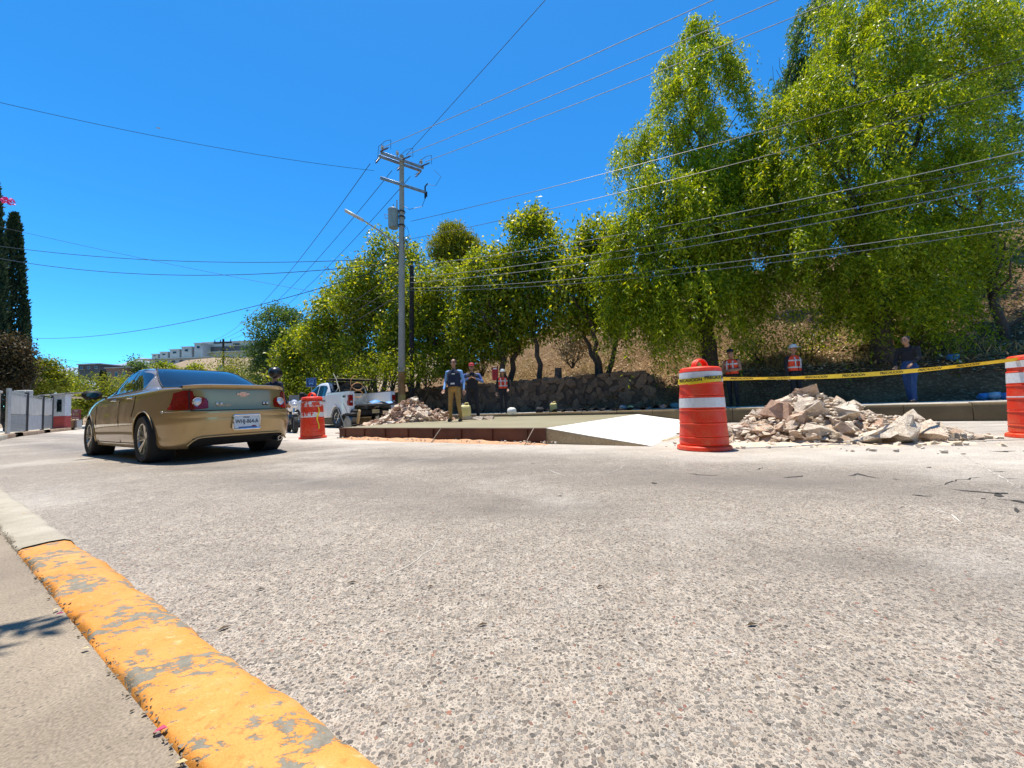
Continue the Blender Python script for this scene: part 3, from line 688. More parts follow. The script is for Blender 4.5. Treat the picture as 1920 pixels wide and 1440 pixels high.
N_ = 90; pth = [A0.lerp(B0, k/N_)-Vector((0, 0, .07*math.sin(math.pi*k/N_))) for k in range(N_+1)]
tws = lambda u: R(35)+.45*math.sin(u*9)*math.exp(-((u-.3)/.6)**2)-R(30)*math.exp(-(u/.07)**2)*0
MB().grid(ribbon(pth, .058, tws)).build('ribbon', TAPE, tape, True, 60)
def on_ribbon(me, u0, flip=1):
    """lay flat lettering along the ribbon, just in front of it"""
    Lr = (B0-A0).length
    for v in me.vertices:
        u = min(max(u0+v.co.x/Lr, 0), 1); f = u*N_; i = min(int(f), N_-1); p = pth[i].lerp(pth[i+1], f-i)
        dv = (pth[min(i+1, N_)]-pth[max(0, i-1)]).normalized(); sd = dv.cross(Vector((0, 0, 1))).normalized(); up = sd.cross(dv); a = tws(u)
        q = up*math.cos(a)+sd*math.sin(a); nr = dv.cross(q); v.co = p+q*v.co.y+nr*(.0015+v.co.z)
    return me
for k in range(7):
    me = on_ribbon(text_mesh('PRECAUCION', .046, .0004, .0009), .09+k*.125); me.materials.append(INK); link('lettering', me, tape)
def on_drum(me, z0, a0, slope=0.0, off=.011):
    for v in me.vertices:
        r = radC(.9)+off+v.co.z; a = a0+v.co.x/r; v.co = Vector((r*math.cos(a), r*math.sin(a), z0+v.co.y+slope*v.co.x))
    return me
P = []
for a in np.linspace(0, 2*math.pi, 61):
    zc = .893-.022*math.cos(a-R(-150)); r = radC(.9)+.0085+.003*math.sin(5*a)
    P.append([((r+.002)*math.cos(a), (r+.002)*math.sin(a), zc-.036), (r*math.cos(a), r*math.sin(a), zc), ((r-.001)*math.cos(a), (r-.001)*math.sin(a), zc+.036)])
MB().grid(P).build('wrapped_ribbon', TAPE, tape, True, 60)
P = []
for a in np.linspace(-2.6, .25, 40):
    zc = .868-.020*math.cos(a-R(-200)); r = radC(.87)+.006
    P.append([(r*math.cos(a), r*math.sin(a), zc-.03), ((r-.001)*math.cos(a), (r-.001)*math.sin(a), zc+.03)])
MB().grid(P).build('wrapped_ribbon', TAPE, tape, True, 60)
for a, zz, s in ((-1.15, .903, .07), (-2.55, .880, .065)):
    me = on_drum(text_mesh('PRECAUCION', s*.8, .0004, .0015), zz, a, .02, .013); me.materials.append(INK); link('lettering', me, tape)
kn = MB(); kn.hull([A0+Vector((random.uniform(-.03, .03), random.uniform(-.02, .02), random.uniform(-.03, .03))) for _ in range(14)]); kn.build('knot', TAPE, tape)
# tape tail left on the scuffed drum
P = []; 
for k in range(30):
    u = k/29; z = .80-.55*u; r = .285+.012*math.sin(7*u); a = R(-38)+.08*math.sin(9*u)
    P.append([(r*math.cos(a-.05), r*math.sin(a-.05), z), (r*math.cos(a+.06), r*math.sin(a+.06), z-.01)])
o = MB().grid(P).build('tape_tail', TAPE, None, True, 60); o.location = dL.location; tag(o, 'torn yellow tape hanging down the side of the scuffed drum', 'tape')
# ------------------------------------------------------------------ vehicles: shared wheel
TYRE = pm('tyre_rubber', (.018, .018, .019), (.03, .029, .028), .85, scale=12, bump=.2); ALLOY = pm('alloy_rim', (.62, .61, .58), (.45, .43, .40), .28, .9)
DARKM = pm('dark_underbody', (.012, .012, .013), (.02, .02, .02), .8); CHROME = pm('chrome_trim', (.80, .80, .80), (.7, .7, .7), .12, 1.0); BLKP = pm('black_trim', (.012, .012, .012), (.02, .02, .02), .6, spec=.25)
def wheel(parent, x, y, r, wd, side, rim=.66, spokes=7, twin=True, rimmat=None):
    """side +1 = left (outer face towards +y)"""
    wobj = link('wheel', None, parent); wobj.location = (x, y, r); M = Matrix.Rotation(R(-90)*side, 4, 'X'); wobj.empty_display_size = .1
    ri = r*rim; h = wd/2
    pr = [(ri*.98, -h*.85), (ri*1.04, -h*.95), (r*.93, -h), (r*.985, -h*.75), (r, -h*.4), (r, h*.4), (r*.985, h*.75), (r*.93, h), (ri*1.04, h*.95), (ri*.98, h*.85), (ri*.96, h*.6)]
    MB().lathe(pr, 36, M).build('tyre', TYRE, wobj, True, 40)
    b = MB(); b.lathe([(ri*1.0, h*.88), (ri*.94, h*.80), (ri*.90, h*.3), (ri*.88, -h*.6), (ri*.5, -h*.65), (.001, -h*.65)], 36, M)
    rm = b.build('rim', rimmat or ALLOY, wobj, True, 40)
    sp = MB()
    for k in range(spokes):
        for o in ((-.13, .13) if twin else (0,)):
            a = 2*math.pi*k/spokes+o; c, s = math.cos(a), math.sin(a); c2, s2 = math.cos(a-o*.55), math.sin(a-o*.55)
            p = [(c2*ri*.16, s2*ri*.16, h*.52), (c*ri*.55, s*ri*.55, h*.66), (c*ri*.95, s*ri*.95, h*.74)]
            sp.tube([M @ Vector(q) for q in p], [ri*.075, ri*.06, ri*.075], 6)
    sp.lathe([(.001, h*.70), (ri*.13, h*.68), (ri*.2, h*.6), (ri*.22, h*.4)], 18, M)
    sp.build('spokes', rimmat or ALLOY, wobj, True, 40)
    MB().lathe([(.001, -h*.2), (ri*.72, -h*.2), (ri*.72, -h*.35)], 24, M).build('brake_disc', pm('brake_steel', (.12, .11, .10), (.2, .19, .18), .5, .7), wobj)
    return wobj
def m_carpaint(name, c1, c2, dust=(.55, .47, .36), amt=.2, metal=.55):
    t = NT(name); co = t.coord('Object'); fl = t.n('TexVoronoi', {'Vector': co, 'Scale': 900.0}).outputs['Color']
    lw = t.n('LayerWeight', {'Blend': .35}).outputs['Facing']
    col = t.mix(lw, c1, c2); col = t.mix(.05, col, fl)
    z = t.n('SeparateXYZ', {0: co}).outputs[2]; low = t.math('SUBTRACT', 1.1, t.math('MULTIPLY', z, 1.5), True)
    d = t.math('MULTIPLY', t.math('MULTIPLY_ADD', low, 1.0, False), t.noise(co, 7, 6, .7)); t.t.nodes[-2].inputs[2].default_value = .25
    d = t.math('MULTIPLY', d, amt)
    t.set(t.mix(d, col, dust), t.math('MULTIPLY_ADD', d, .6), metal, Coat_Weight=1.0, Coat_Roughness=.04); t.t.nodes[-1].inputs[2].default_value = .30
    return t.m
GOLD = m_carpaint('gold_metallic_paint', (.44, .29, .098), (.22, .135, .04), metal=.45)
def m_glass(name, c, rough=.03):
    t = NT(name); n = t.noise(t.coord('Object'), 9, 4); t.set(t.ramp(n, [(.3, c), (.7, tuple(q*1.4 for q in c))]), rough, 0); t.b.inputs['IOR'].default_value = 1.55
    t.b.inputs['Specular IOR Level'].default_value = .5; return t.m
GLASS = m_glass('tinted_car_glass', (.006, .008, .010)); 
REDL = NT('red_lens'); REDL.set(REDL.ramp(REDL.n('TexVoronoi', {'Vector': REDL.coord(), 'Scale': 60.0}).outputs['Distance'], [(.0, (.46, .010, .008)), (.6, (.20, .004, .004))]), .16, 0, Coat_Weight=.25); REDL = REDL.m
LENS = pm('clear_lens', (.75, .74, .74), (.55, .52, .52), .1, .3, scale=60)

class Loft:
    """car body as stacked plan outlines: x_rear(z), x_front(z), half width(z), squareness(z)"""
    def __init__(s, zs, xr, xf, wd, n): s.zs, s.xr, s.xf, s.wd, s.nn = zs, xr, xf, wd, n
    def par(s, z): return tuple(float(cubic(z, s.zs, q)) for q in (s.xr, s.xf, s.wd, s.nn))
    def pt(s, a, z):
        xr, xf, w_, n = s.par(z); c, sn = math.cos(a), math.sin(a)
        d = (abs(c)**n+abs(sn)**n)**(1/n); xc, h = (xr+xf)/2, (xf-xr)/2
        return Vector((xc+h*c/d, w_*sn/d, z))
    def y_at(s, x, z):
        xr, xf, w_, n = s.par(z); xc, h = (xr+xf)/2, (xf-xr)/2; u = min(abs((x-xc)/h), 1); return w_*(1-u**n)**(1/n)
    def x_rear(s, y, z):
        xr, xf, w_, n = s.par(z); xc, h = (xr+xf)/2, (xf-xr)/2; u = min(abs(y/w_), 1); return xc-h*(1-u**n)**(1/n)

def sedan():
    car = thing('sedan_car', 'gold four-door sedan driving away on the left, seen from behind', 'car', (-5.03, 6.45, 0), R(148.1)); car.scale = (1.045,)*3
    ZS = [.19, .24, .33, .45, .58, .66, .70, .80, .90, .98, 1.010, 1.030, 1.045, 1.06, 1.08, 1.14, 1.22, 1.30, 1.37, 1.42, 1.45, 1.47]
    XR = [-.80, -.88, -.955, -1.00, -1.03, -1.03, -.985, -.955, -.945, -.935, -.925, -.88, -.62, -.36, -.27, -.12, .08, .30, .52, .74, .96, 1.25]
    XF = [3.55, 3.70, 3.80, 3.86, 3.87, 3.86, 3.84, 3.75, 3.55, 3.15, 2.75, 2.60, 2.53, 2.48, 2.42, 2.31, 2.16, 2.00, 1.85, 1.74, 1.62, 1.45]
    WD = [.80, .845, .868, .882, .890, .892, .891, .886, .876, .858, .835, .815, .800, .788, .778, .755, .722, .688, .650, .608, .545, .36]
    EN = [6, 6, 5.4, 5.0, 4.8, 4.7, 4.7, 4.6, 4.5, 4.5, 4.6, 4.8, 4.6, 4.2, 4.0, 3.9, 3.8, 3.7, 3.6, 3.4, 3.0, 2.6]
    lf = Loft(ZS, XR, XF, WD, EN)
    # sample each ring evenly along its length
    NA = 260; zz = np.concatenate([np.linspace(.19, .98, 46), np.linspace(.99, 1.08, 16), np.linspace(1.095, 1.47, 26)]); rings = []
    fine = np.linspace(0, 2*math.pi, 1441)
    ref = np.array([lf.pt(a, .6)[:2] for a in fine]); cl = np.concatenate([[0], np.cumsum(np.linalg.norm(np.diff(ref, axis=0), axis=1))]); ang = np.interp(np.linspace(0, cl[-1], NA+1)[:-1], cl, fine)
    WH = [(0.0, .355), (2.852, .355)]; WR = .375
    P = [[lf.pt(a, z) for a in ang] for z in zz]
    vs = []; inside = {}
    for i, row in enumerate(P):
        for j, p in enumerate(row):
            for cx, cz in WH:
                if abs(p.y) > .6:
                    dx, dz = p.x-cx, p.z-cz+.01; rr = math.hypot(dx, dz)
                    if rr < WR: inside[i, j] = (cx, cz, dx/rr if rr > 1e-6 else 0, dz/rr if rr > 1e-6 else 1)
            vs.append(p)
    # lower rear valance: arch cut-out in the middle of the bumper
    def low_cut(p): return p.x < -.6 and abs(p.y) < .62 and p.z < .335
    b = MB(); fs = []
    for i in range(len(zz)-1):
        for j in range(NA):
            q = [(i, j), (i, (j+1) % NA), (i+1, (j+1) % NA), (i+1, j)]
            if all(k in inside for k in q): continue
            if all(low_cut(P[k[0]][k[1]]) for k in q): continue
            fs.append([k[0]*NA+k[1] for k in q])
    for (i, j), (cx, cz, ux, uz) in inside.items():
        p = vs[i*NA+j]; vs[i*NA+j] = Vector((cx+ux*WR, p.y, max(cz-.01+uz*WR, .19)))
    top = len(vs); vs.append(Vector((1.35, 0, 1.476))); k0 = (len(zz)-1)*NA
    fs += [(k0+j, k0+(j+1) % NA, top) for j in range(NA)]
    b.add(vs, fs); body = b.build('body', GOLD, car, True, 50)
    # dark belly, wheel wells
    u = MB(); u.box((1.42, 0, .30), (4.2, 1.2, .16)); u.box((-.45, 0, .40), (.75, 1.30, .22)); u.box((1.42, 0, .46), (4.4, 1.1, .22)); u.box((1.45, 0, .235), (1.9, 1.60, .05))
    for cx, cz in WH:
        for sg in (-1, 1): u.lathe([(.001, 0), (.40, 0), (.40, .26)], 24, Matrix.Translation((cx, sg*.60, cz)) @ Matrix.Rotation(R(-90)*sg, 4, 'X'))
    u.build('underbody', DARKM, body)
    for cx, cz in WH:   # arch lips
        for sg in (-1, 1):
            pts = []
            for a in np.linspace(R(-14), R(194), 28):
                x, z = cx+(WR+.006)*math.cos(a), cz-.01+(WR+.006)*math.sin(a); pts.append((x, sg*(lf.y_at(x, max(z, .2))+.002), z))
            MB().tube(pts, .011, 6).build('wheel_arch', GOLD, body)
    for x in (0, 2.852):
        for sg in (1, -1): wheel(car, x, sg*.775, .335, .215, sg)
    # side glass in one dark band with pillars over it
    off = .006
    def side_patch(name, cols, mat, parent, o=off, n=24, thick=0):
        for sg in (1, -1):
            xs = np.linspace(cols[0][0], cols[-1][0], n); lo = np.interp(xs, [c[0] for c in cols], [c[1] for c in cols]); hi = cubic(xs, [c[0] for c in cols], [c[2] for c in cols])
            Pm = [[(x, sg*(lf.y_at(x, z)+o), z) for z in np.linspace(l, max(h, l+.003), 8)] for x, l, h in zip(xs, lo, hi)]
            MB().grid(Pm).build(name, mat, parent, True, 60)
    side_patch('side_window', [(.36, 1.065, 1.11), (.42, 1.063, 1.24), (.52, 1.06, 1.335), (.68, 1.058, 1.385), (.93, 1.05, 1.405), (1.02, 1.05, 1.407)], GLASS, body)
    side_patch('side_window', [(1.08, 1.048, 1.407), (1.35, 1.04, 1.40), (1.65, 1.03, 1.365), (1.95, 1.02, 1.25), (2.15, 1.015, 1.12), (2.30, 1.01, 1.03)], GLASS, body)
    for sg in (1, -1):   # bright strip round the glass
        pl = [(2.30, 1.015), (1.6, 1.03), (1.0, 1.046), (.5, 1.056), (.355, 1.062), (.35, 1.11), (.405, 1.24), (.50, 1.335), (.66, 1.39)]
        MB().tube([(x, sg*(lf.y_at(x, z)+.006), z) for x, z in pl], .007, 5).build('window_trim', CHROME, body)
        pl = [(.66, 1.392), (.95, 1.413), (1.35, 1.408), (1.65, 1.373), (1.95, 1.258), (2.30, 1.03)]
        MB().tube([(x, sg*(lf.y_at(x, z)+.005), z) for x, z in pl], .007, 5).build('window_seal', BLKP, body)
    # rear screen
    zs = np.linspace(1.072, 1.425, 16); Pm = []
    for z in zs:
        hw = float(np.interp(z, [1.07, 1.18, 1.32, 1.425], [.67, .64, .58, .50])); Pm.append([(lf.x_rear(y, z)-.006, y, z+.004) for y in np.linspace(-hw, hw, 25)])
    MB().grid(Pm).build('rear_window', GLASS, body, True, 60)
    e = [Pm[0][k] for k in range(25)]; fr = MB(); fr.tube([Pm[i][0] for i in range(16)], .010, 5); fr.tube([Pm[i][-1] for i in range(16)], .010, 5); fr.tube(Pm[-1], .008, 5)
    fr.build('window_seal', BLKP, body)
    # windscreen (front)
    Pm = []
    for z in np.linspace(1.04, 1.42, 12):
        hw = float(np.interp(z, [1.06, 1.4], [.70, .50])); xr, xf, w_, n = lf.par(z); Pm.append([((xr+xf)/2+(xf-xr)/2*(1-min(abs(y/w_), 1)**n)**(1/n)+.006, y, z) for y in np.linspace(-hw, hw, 15)])
    MB().grid(Pm).build('windscreen', GLASS, body, True, 60)
    # shut lines
    def line(pts, name='shut_line', r=.0065, mat=DARKM):
        MB().tube(pts, r, 5).build(name, mat, body)
    for sg in (1, -1):
        for pl in ([(1.05, .27), (1.06, .6), (1.05, .9), (1.045, 1.04)], [(2.32, .27), (2.36, .6), (2.34, .85), (2.30, 1.0)], [(.34, 1.05), (.33, .95), (.34, .80), (.42, .66)], [(.45, .27), (1.05, .265), (2.32, .265)]):
            line([(x, sg*(lf.y_at(x, z)+.001), z) for x, z in pl])
        for x in (.52, 1.32):   # door handles
            zc = .935 if x < 1 else .925; hm = MB(); y = lf.y_at(x, zc)
            hm.tube([(x-.10, sg*(y+.006), zc), (x-.07, sg*(y+.028), zc+.004), (x+.07, sg*(lf.y_at(x+.07, zc)+.028), zc+.002), (x+.10, sg*(lf.y_at(x+.1, zc)+.006), zc)], .014, 7); hm.build('door_handle', CHROME, body)
        mr = MB(); mr.box((2.02, sg*1.0, 1.05), (.12, .24, .15), None, .05); mr.box((2.06, sg*.88, 1.01), (.05, .14, .03), None, .01); mir = mr.build('mirror', BLKP, car)
        g_ = MB(); g_.lathe([(.001, 0), (.075, 0)], 16, Matrix.Translation((1.956, sg*1.0, 1.05)) @ Matrix.Rotation(R(-90), 4, 'Y') @ Matrix.Diagonal((.6, 1, 1, 1))); g_.build('mirror_glass', GLASS, mir)
        mk = MB(); x0 = -.52; mk.box((x0, sg*(lf.y_at(x0, .70)+.003), .70), (.14, .008, .03), Euler((0, 0, sg*-.09)), .003); mk.build('side_marker', LENS, body)
        sk = MB(); sk.tube([(x, sg*(lf.y_at(x, .215)+.002), .215) for x in np.linspace(.42, 2.42, 12)], .022, 6); sk.build('sill', GOLD, body)
    # trunk lid lines, spoiler, bumper edge
    line([(lf.x_rear(y, .705)-.001, y, .705) for y in np.linspace(-.60, .60, 19)]); 
    for sg in (1, -1): line([(lf.x_rear(sg*.60, z)-.001, sg*(.60+.02*(z-.7)), z) for z in np.linspace(.705, 1.0, 9)])
    sp = MB(); Pm = []
    for y in np.linspace(-.66, .66, 25):
        k = 1-(abs(y)/.66)**6*.8; xr = lf.x_rear(y, 1.015)
        Pm.append([(xr+.20, y, 1.035), (xr+.06, y, 1.045+.018*k), (xr-.02*k, y, 1.05+.028*k), (xr-.05*k, y, 1.045+.024*k), (xr-.045*k, y, 1.030+.018*k), (xr+.004, y, 1.01)])
    sp.grid(Pm); sp.build('spoiler', GOLD, car, True, 40)
    Pm = []   # flat bumper step that catches the sun
    for y in np.linspace(-.80, .80, 33):
        Pm.append([(lf.x_rear(y, .712)+.004, y, .704), (lf.x_rear(y, .66)-.012, y, .694), (lf.x_rear(y, .64)-.016, y, .675), (lf.x_rear(y, .6)-.002, y, .61)])
    MB().grid(Pm).build('rear_bumper', GOLD, car, True, 40)
    Pm = [];
    ys = np.linspace(-.64, .64, 27); lip = [(lf.x_rear(y, .36)-.008, y, .335+.012*(1-(y/.64)**2)-.10*max(0, (abs(y)-.5)/.14)**2) for y in ys]
    MB().tube(lip, .012, 6).build('bumper_lip', GOLD, car)
    dv = MB(); dv.grid([[(lf.x_rear(y, .33)+.02, y, .345), (lf.x_rear(y, .28)+.10, y, .25), (lf.x_rear(y, .25)+.25, y, .20)] for y in ys]); dv.build('diffuser', DARKM, car)
    ex = MB(); ex.lathe([(.028, 0), (.034, 0), (.034, .2), (.028, .2)], 16, Matrix.Translation((-1.0, -.50, .245)) @ Matrix.Rotation(R(90), 4, 'Y')); ex.build('exhaust_pipe', CHROME, car)
    # tail lamps: wrap from the trunk lid round the corner
    def lamp_patch(sg, cols, mat, name, parent, o=.008, n=26):
        """cols: (angle param 0..1 from lid (y=.36) to flank, zlo, zhi)"""
        us = np.linspace(0, 1, n); lo = cubic(us, [c[0] for c in cols], [c[1] for c in cols]); hi = cubic(us, [c[0] for c in cols], [c[2] for c in cols]); Pm = []
        for u_, l, h in zip(us, lo, hi):
            row = []
            for z in np.linspace(l, h, 9):
                f = [lf.pt(a, z) for a in np.linspace(math.pi, math.pi*.5, 120)]
                f = [p for p in f if p.y >= .42 and p.x < -.62]; cu = np.concatenate([[0], np.cumsum([(f[i+1]-f[i]).length for i in range(len(f)-1)])])
                q = u_*cu[-1]; i = min(int(np.searchsorted(cu, q)), len(f)-1); i0 = max(i-1, 0); t_ = (q-cu[i0])/max(cu[i]-cu[i0], 1e-6); p = f[i0].lerp(f[i], min(max(t_, 0), 1))
                nrm = Vector((p.x-(-.3), p.y*.9, 0)).normalized(); p = p+nrm*o; row.append((p.x, sg*p.y, z))
            Pm.append(row)
        g2 = MB(); g2.grid(Pm); return g2.build(name, mat, parent, True, 60)
    for sg in (1, -1):
        tl = lamp_patch(sg, [(0, .745, .83), (.06, .735, .885), (.30, .725, .905), (.33, .722, .91), (.345, .72, .975), (.55, .72, .99), (.75, .72, .97), (.88, .725, .95), (.97, .73, .79)], REDL, 'tail_light', car)
        dl = MB(); dl.tube([(lf.x_rear(.615, z)-.010, sg*.615, z) for z in np.linspace(.725, .965, 8)], .006, 5); dl.build('lamp_divider', DARKM, tl)
        # white reverse lamp
        yc = .535; xc = lf.x_rear(yc, .825)-.014; g2 = MB(); g2.lathe([(.001, .014), (.03, .012), (.052, .004), (.054, -.004)], 20, Matrix.Translation((xc, sg*yc, .828)) @ Matrix.Rotation(R(-90), 4, 'Y') @ Matrix.Rotation(0, 4, 'Z')); g2.build('reverse_lamp', LENS, tl)
        g2 = MB(); g2.lathe([(.056, .004), (.062, .006), (.064, -.002)], 20, Matrix.Translation((xc, sg*yc, .828)) @ Matrix.Rotation(R(-90), 4, 'Y')); g2.build('lamp_ring', CHROME, tl)
        for k in range(2):
            a = math.pi-.30-.05*k; p = lf.pt(a, .80); g2 = MB(); g2.ball((p.x-.012, sg*(p.y+.006), .80), (.012, .018, .022), 8, 6); g2.build('lamp_bulb', LENS, tl)
    # plate, frame, badge and lettering; everything faces the rear (-x)
    Mr = Matrix(((0, 0, -1, 0), (-1, 0, 0, 0), (0, 1, 0, 0), (0, 0, 0, 1)))      # text x -> -y, text y -> z, text z -> -x
    def letter(txt, size, y, z, x, mat, name='lettering', parent=None, bold=.0, sx=1.0, spacing=1.0):
        me = text_mesh(txt, size, .0012, bold, spacing=spacing); me.transform(Matrix.Translation((x, y, z)) @ Mr @ Matrix.Diagonal((sx, 1, 1, 1))); me.materials.append(mat); return link(name, me, parent)
    py, pz = -.015, .525; px = lf.x_rear(0, .53)-.012
    fr = MB(); w2, h2 = .178, .102
    fr.tube([(px-.006, py+a*w2, pz+c*h2) for a, c in ((-1, -.8), (-1, .8), (-.92, 1), (.92, 1), (1, .8), (1, -.8), (.92, -1), (-.92, -1), (-1, -.8))], .012, 6); pf = fr.build('plate_frame', CHROME, car)
    PLT = pm('plate_white', (.66, .70, .72), (.55, .62, .68), .4, scale=14)
    pb = MB(); pb.box((px-.003, py, pz), (.006, .335, .185), None, .002); plate = pb.build('licence_plate', PLT, car)
    letter('WHJ-864-A', .078, py, pz+.006, px-.0075, INK, 'lettering', plate, .0012, .80, 1.0)
    bl = MB(); bl.box((px-.0068, py+.01, pz+.068), (.002, .085, .018)); bl.build('plate_header', pm('plate_ink', (.2, .18, .2), None, .5), plate)
    bl = MB(); bl.box((px-.0065, py-.01, pz-.078), (.002, .24, .018)); bl.build('plate_stripe', pm('plate_blue', (.04, .12, .35), None, .5), plate)
    bl = MB(); bl.box((px-.0068, py-.09, pz-.064), (.002, .05, .02)); bl.build('plate_sticker', pm('plate_plum', (.2, .02, .08), None, .5), plate)
    bx = lf.x_rear(0, .93)-.012; em = MB()   # bow-tie emblem
    bt = [(-.085, -.012), (-.060, -.012), (-.052, -.030), (.030, -.030), (.036, -.012), (.075, -.012), (.085, .014), (.058, .014), (.052, .030), (-.030, .030), (-.036, .014), (-.075, .014)]
    bt = [(-.085, -.016), (-.038, -.016), (-.044, -.034), (.034, -.034), (.040, -.016), (.077, -.016), (.085, .016), (.038, .016), (.044, .034), (-.034, .034), (-.040, .016), (-.077, .016)]
    em.prism([(-a, c+.935) for a, c in bt], bx, bx+.012, 'x'); em.build('emblem', CHROME, car)
    letter('MALIBU', .040, .24, .775, lf.x_rear(.24, .775)-.004, CHROME, 'lettering', car, 0, 1.25)
    letter('SS', .062, -.30, .790, lf.x_rear(-.30, .79)-.006, BLKP, 'lettering', car, .003, 1.5)
    return car
sedan()
# ------------------------------------------------------------------ trees
BARK = pm('dark_bark', (.055, .04, .03), (.11, .085, .065), .95, scale=9, bump=.9, bscale=26, bdist=.04)
def limb(mb, p0, p1, r0, r1, seed, bend=.12, n=6, sides=7):
    rr = random.Random(seed); p0, p1 = Vector(p0), Vector(p1); L = (p1-p0).length; pts = []
    for i in range(n+1):
        u = i/n; w_ = math.sin(math.pi*u)*L*bend; pts.append(p0.lerp(p1, u)+Vector((rr.uniform(-1, 1), rr.uniform(-1, 1), rr.uniform(-.4, .6)))*w_*.6)
    mb.tube(pts, [r0+(r1-r0)*(i/n)**.8 for i in range(n+1)], sides); return pts
def in_blobs(n, blobs, shell=.5):
    """points inside a union of ellipsoids, biased to the shell; blobs (cx,cy,cz,rx,ry,rz)"""
    vol = np.array([b[3]*b[4]*b[5] for b in blobs])**.8; k = rng.choice(len(blobs), n, p=vol/vol.sum()); B = np.array(blobs)[k]
    v = unit(n); r = rng.uniform(0, 1, n)**(1/3)*(1-shell)+shell*rng.uniform(.75, 1.05, n); r = r[:, None]
    return B[:, :3]+v*r*B[:, 3:6], v
def broad_crown(blobs, clumps, per, L, W, spread=.36, droop=.35, shell=.55):
    c, v = in_blobs(clumps, blobs, shell); n = clumps*per; ci = np.repeat(np.arange(clumps), per)
    sz = rng.uniform(.6, 1.35, clumps)[ci][:, None]
    P = c[ci]+rng.normal(size=(n, 3))*spread*sz*np.array((1, 1, .75)); A = unit(n)+v[ci]*.35; A[:, 2] -= droop
    return quads(P, A, unit(n)+np.array((0, 0, .9)), rng.uniform(.7, 1.25, n)*L, rng.uniform(.7, 1.2, n)*W, .12)
def pepper_crown(blobs, strands, L=(.7, 2.0), leaf=.13, k=30):
    nc = max(8, strands//13); cc, vv = in_blobs(nc, blobs, .66); ci = rng.integers(0, nc, strands); c = cc[ci]+rng.normal(size=(strands, 3))*np.array((.20, .20, .16)); v = vv[ci]+unit(strands)*.35; ln = rng.uniform(*L, strands)*rng.choice([.55, 1, 1, 1.35], strands)
    out = v.copy(); out[:, 2] = 0; out = out/(np.linalg.norm(out, axis=1, keepdims=True)+.3)
    u = rng.uniform(0, 1, (strands, k)); n = strands*k
    # strand curve: moves outwards first, then hangs
    X = c[:, None, :]+out[:, None, :]*(ln[:, None]*.42*(1-(1-u)**2))[..., None]; X[..., 2] += ln[:, None]*(.16*u-1.0*u**1.7)
    X = X.reshape(-1, 3)+rng.normal(size=(n, 3))*.05
    A = unit(n)*np.array((1, 1, .5)); A[:, 2] -= .75; lw = rng.uniform(.7, 1.35, n)*leaf
    return quads(X, A, unit(n)*.8+np.array((-.15, .1, .8)), lw, lw*rng.uniform(.22, .38, n), .05)
G1 = m_leaf('ficus_leaf', [(0, (.06, .10, .008)), (.45, (.16, .22, .010)), (.8, (.28, .32, .018)), (1, (.44, .43, .06))], .46, .40, (1.8, 1.6, .35), .4)
G2 = m_leaf('pepper_leaf', [(0, (.07, .12, .007)), (.4, (.19, .27, .010)), (.75, (.30, .38, .014)), (1, (.46, .48, .04))], .5, .42, (1.7, 1.5, .35), .35)
G3 = m_leaf('pine_needle', [(0, (.07, .095, .008)), (.5, (.18, .20, .012)), (1, (.32, .30, .02))], .4, .5, (1.5, 1.4, .5), .3)
G4 = m_leaf('mesquite_leaf', [(0, (.04, .085, .028)), (.5, (.09, .145, .04)), (1, (.16, .21, .06))], .4, .5, (1.5, 1.6, .6), .3)
G5 = m_leaf('cypress_leaf', [(0, (.012, .028, .014)), (.5, (.022, .045, .022)), (1, (.04, .065, .03))], .15, .6, (1.3, 1.4, .8), .2)
G6 = m_leaf('brown_hedge_leaf', [(0, (.035, .025, .014)), (.5, (.075, .055, .028)), (1, (.13, .10, .05))], .2, .6, (1.3, 1.2, .8), .2)
G7 = m_leaf('yellow_green_leaf', [(0, (.09, .12, .010)), (.5, (.16, .18, .014)), (1, (.24, .24, .03))], .45, .5, (1.5, 1.4, .5), .3)
def tree(name, label, base, build_wood, crown, mat, cat='tree', group=None):
    t = thing(name, label, cat, base, 0, group); mb = MB(); build_wood(mb); mb.build('trunk', BARK, t, True, 70)
    V, F = crown; link('crown', npmesh('crown', V, F, mat), t); return t
def px_at(x, Y):   # world X of a photo column at depth Y
    return (x-960)/715*Y
# ---- two great weeping pepper trees
def wood_pepper(h, r, blobs, seed, fork=.3):
    def f(mb):
        rr = random.Random(seed); top = Vector((rr.uniform(-.3, .3), rr.uniform(-.3, .3), h*fork)); limb(mb, (0, 0, -.3), top, r, r*.75, seed, .06, 6, 10)
        for i, b in enumerate(blobs):
            m = top.lerp(Vector(b[:3]), .5)+Vector((0, 0, .5)); pts = limb(mb, top-Vector((0, 0, .2)), m, r*.5, r*.3, seed+i*3, .1); end = Vector((b[0], b[1], b[2]+b[5]*.35)); limb(mb, m, end, r*.3, r*.08, seed+i*3+1, .1)
            for k in range(4):
                e = Vector(b[:3])+Vector((rr.uniform(-.8, .8)*b[3], rr.uniform(-.8, .8)*b[4], rr.uniform(-.2, .8)*b[5])); limb(mb, m.lerp(end, rr.uniform(.1, .7)), e, r*.14, r*.04, seed+i*11+k, .15, 5, 5)
    return f
YA = 13.5; bA = Vector((px_at(1335, YA), YA, 1.62)); kA = 715/YA
def bl(px, py, Y, rx, rz, base, ry=None, hor=None):
    """ellipsoid from photo column/row at depth Y, radii in photo px; relative to base"""
    k = 715/Y; d = G(px, py, 0)-Vector((0, 0, CAM_H)); d = d*(Y/d.y)
    return (d.x-base.x, Y-base.y, d.z+CAM_H-base.z, rx/k, (ry or rx*.9)/k, rz/k)
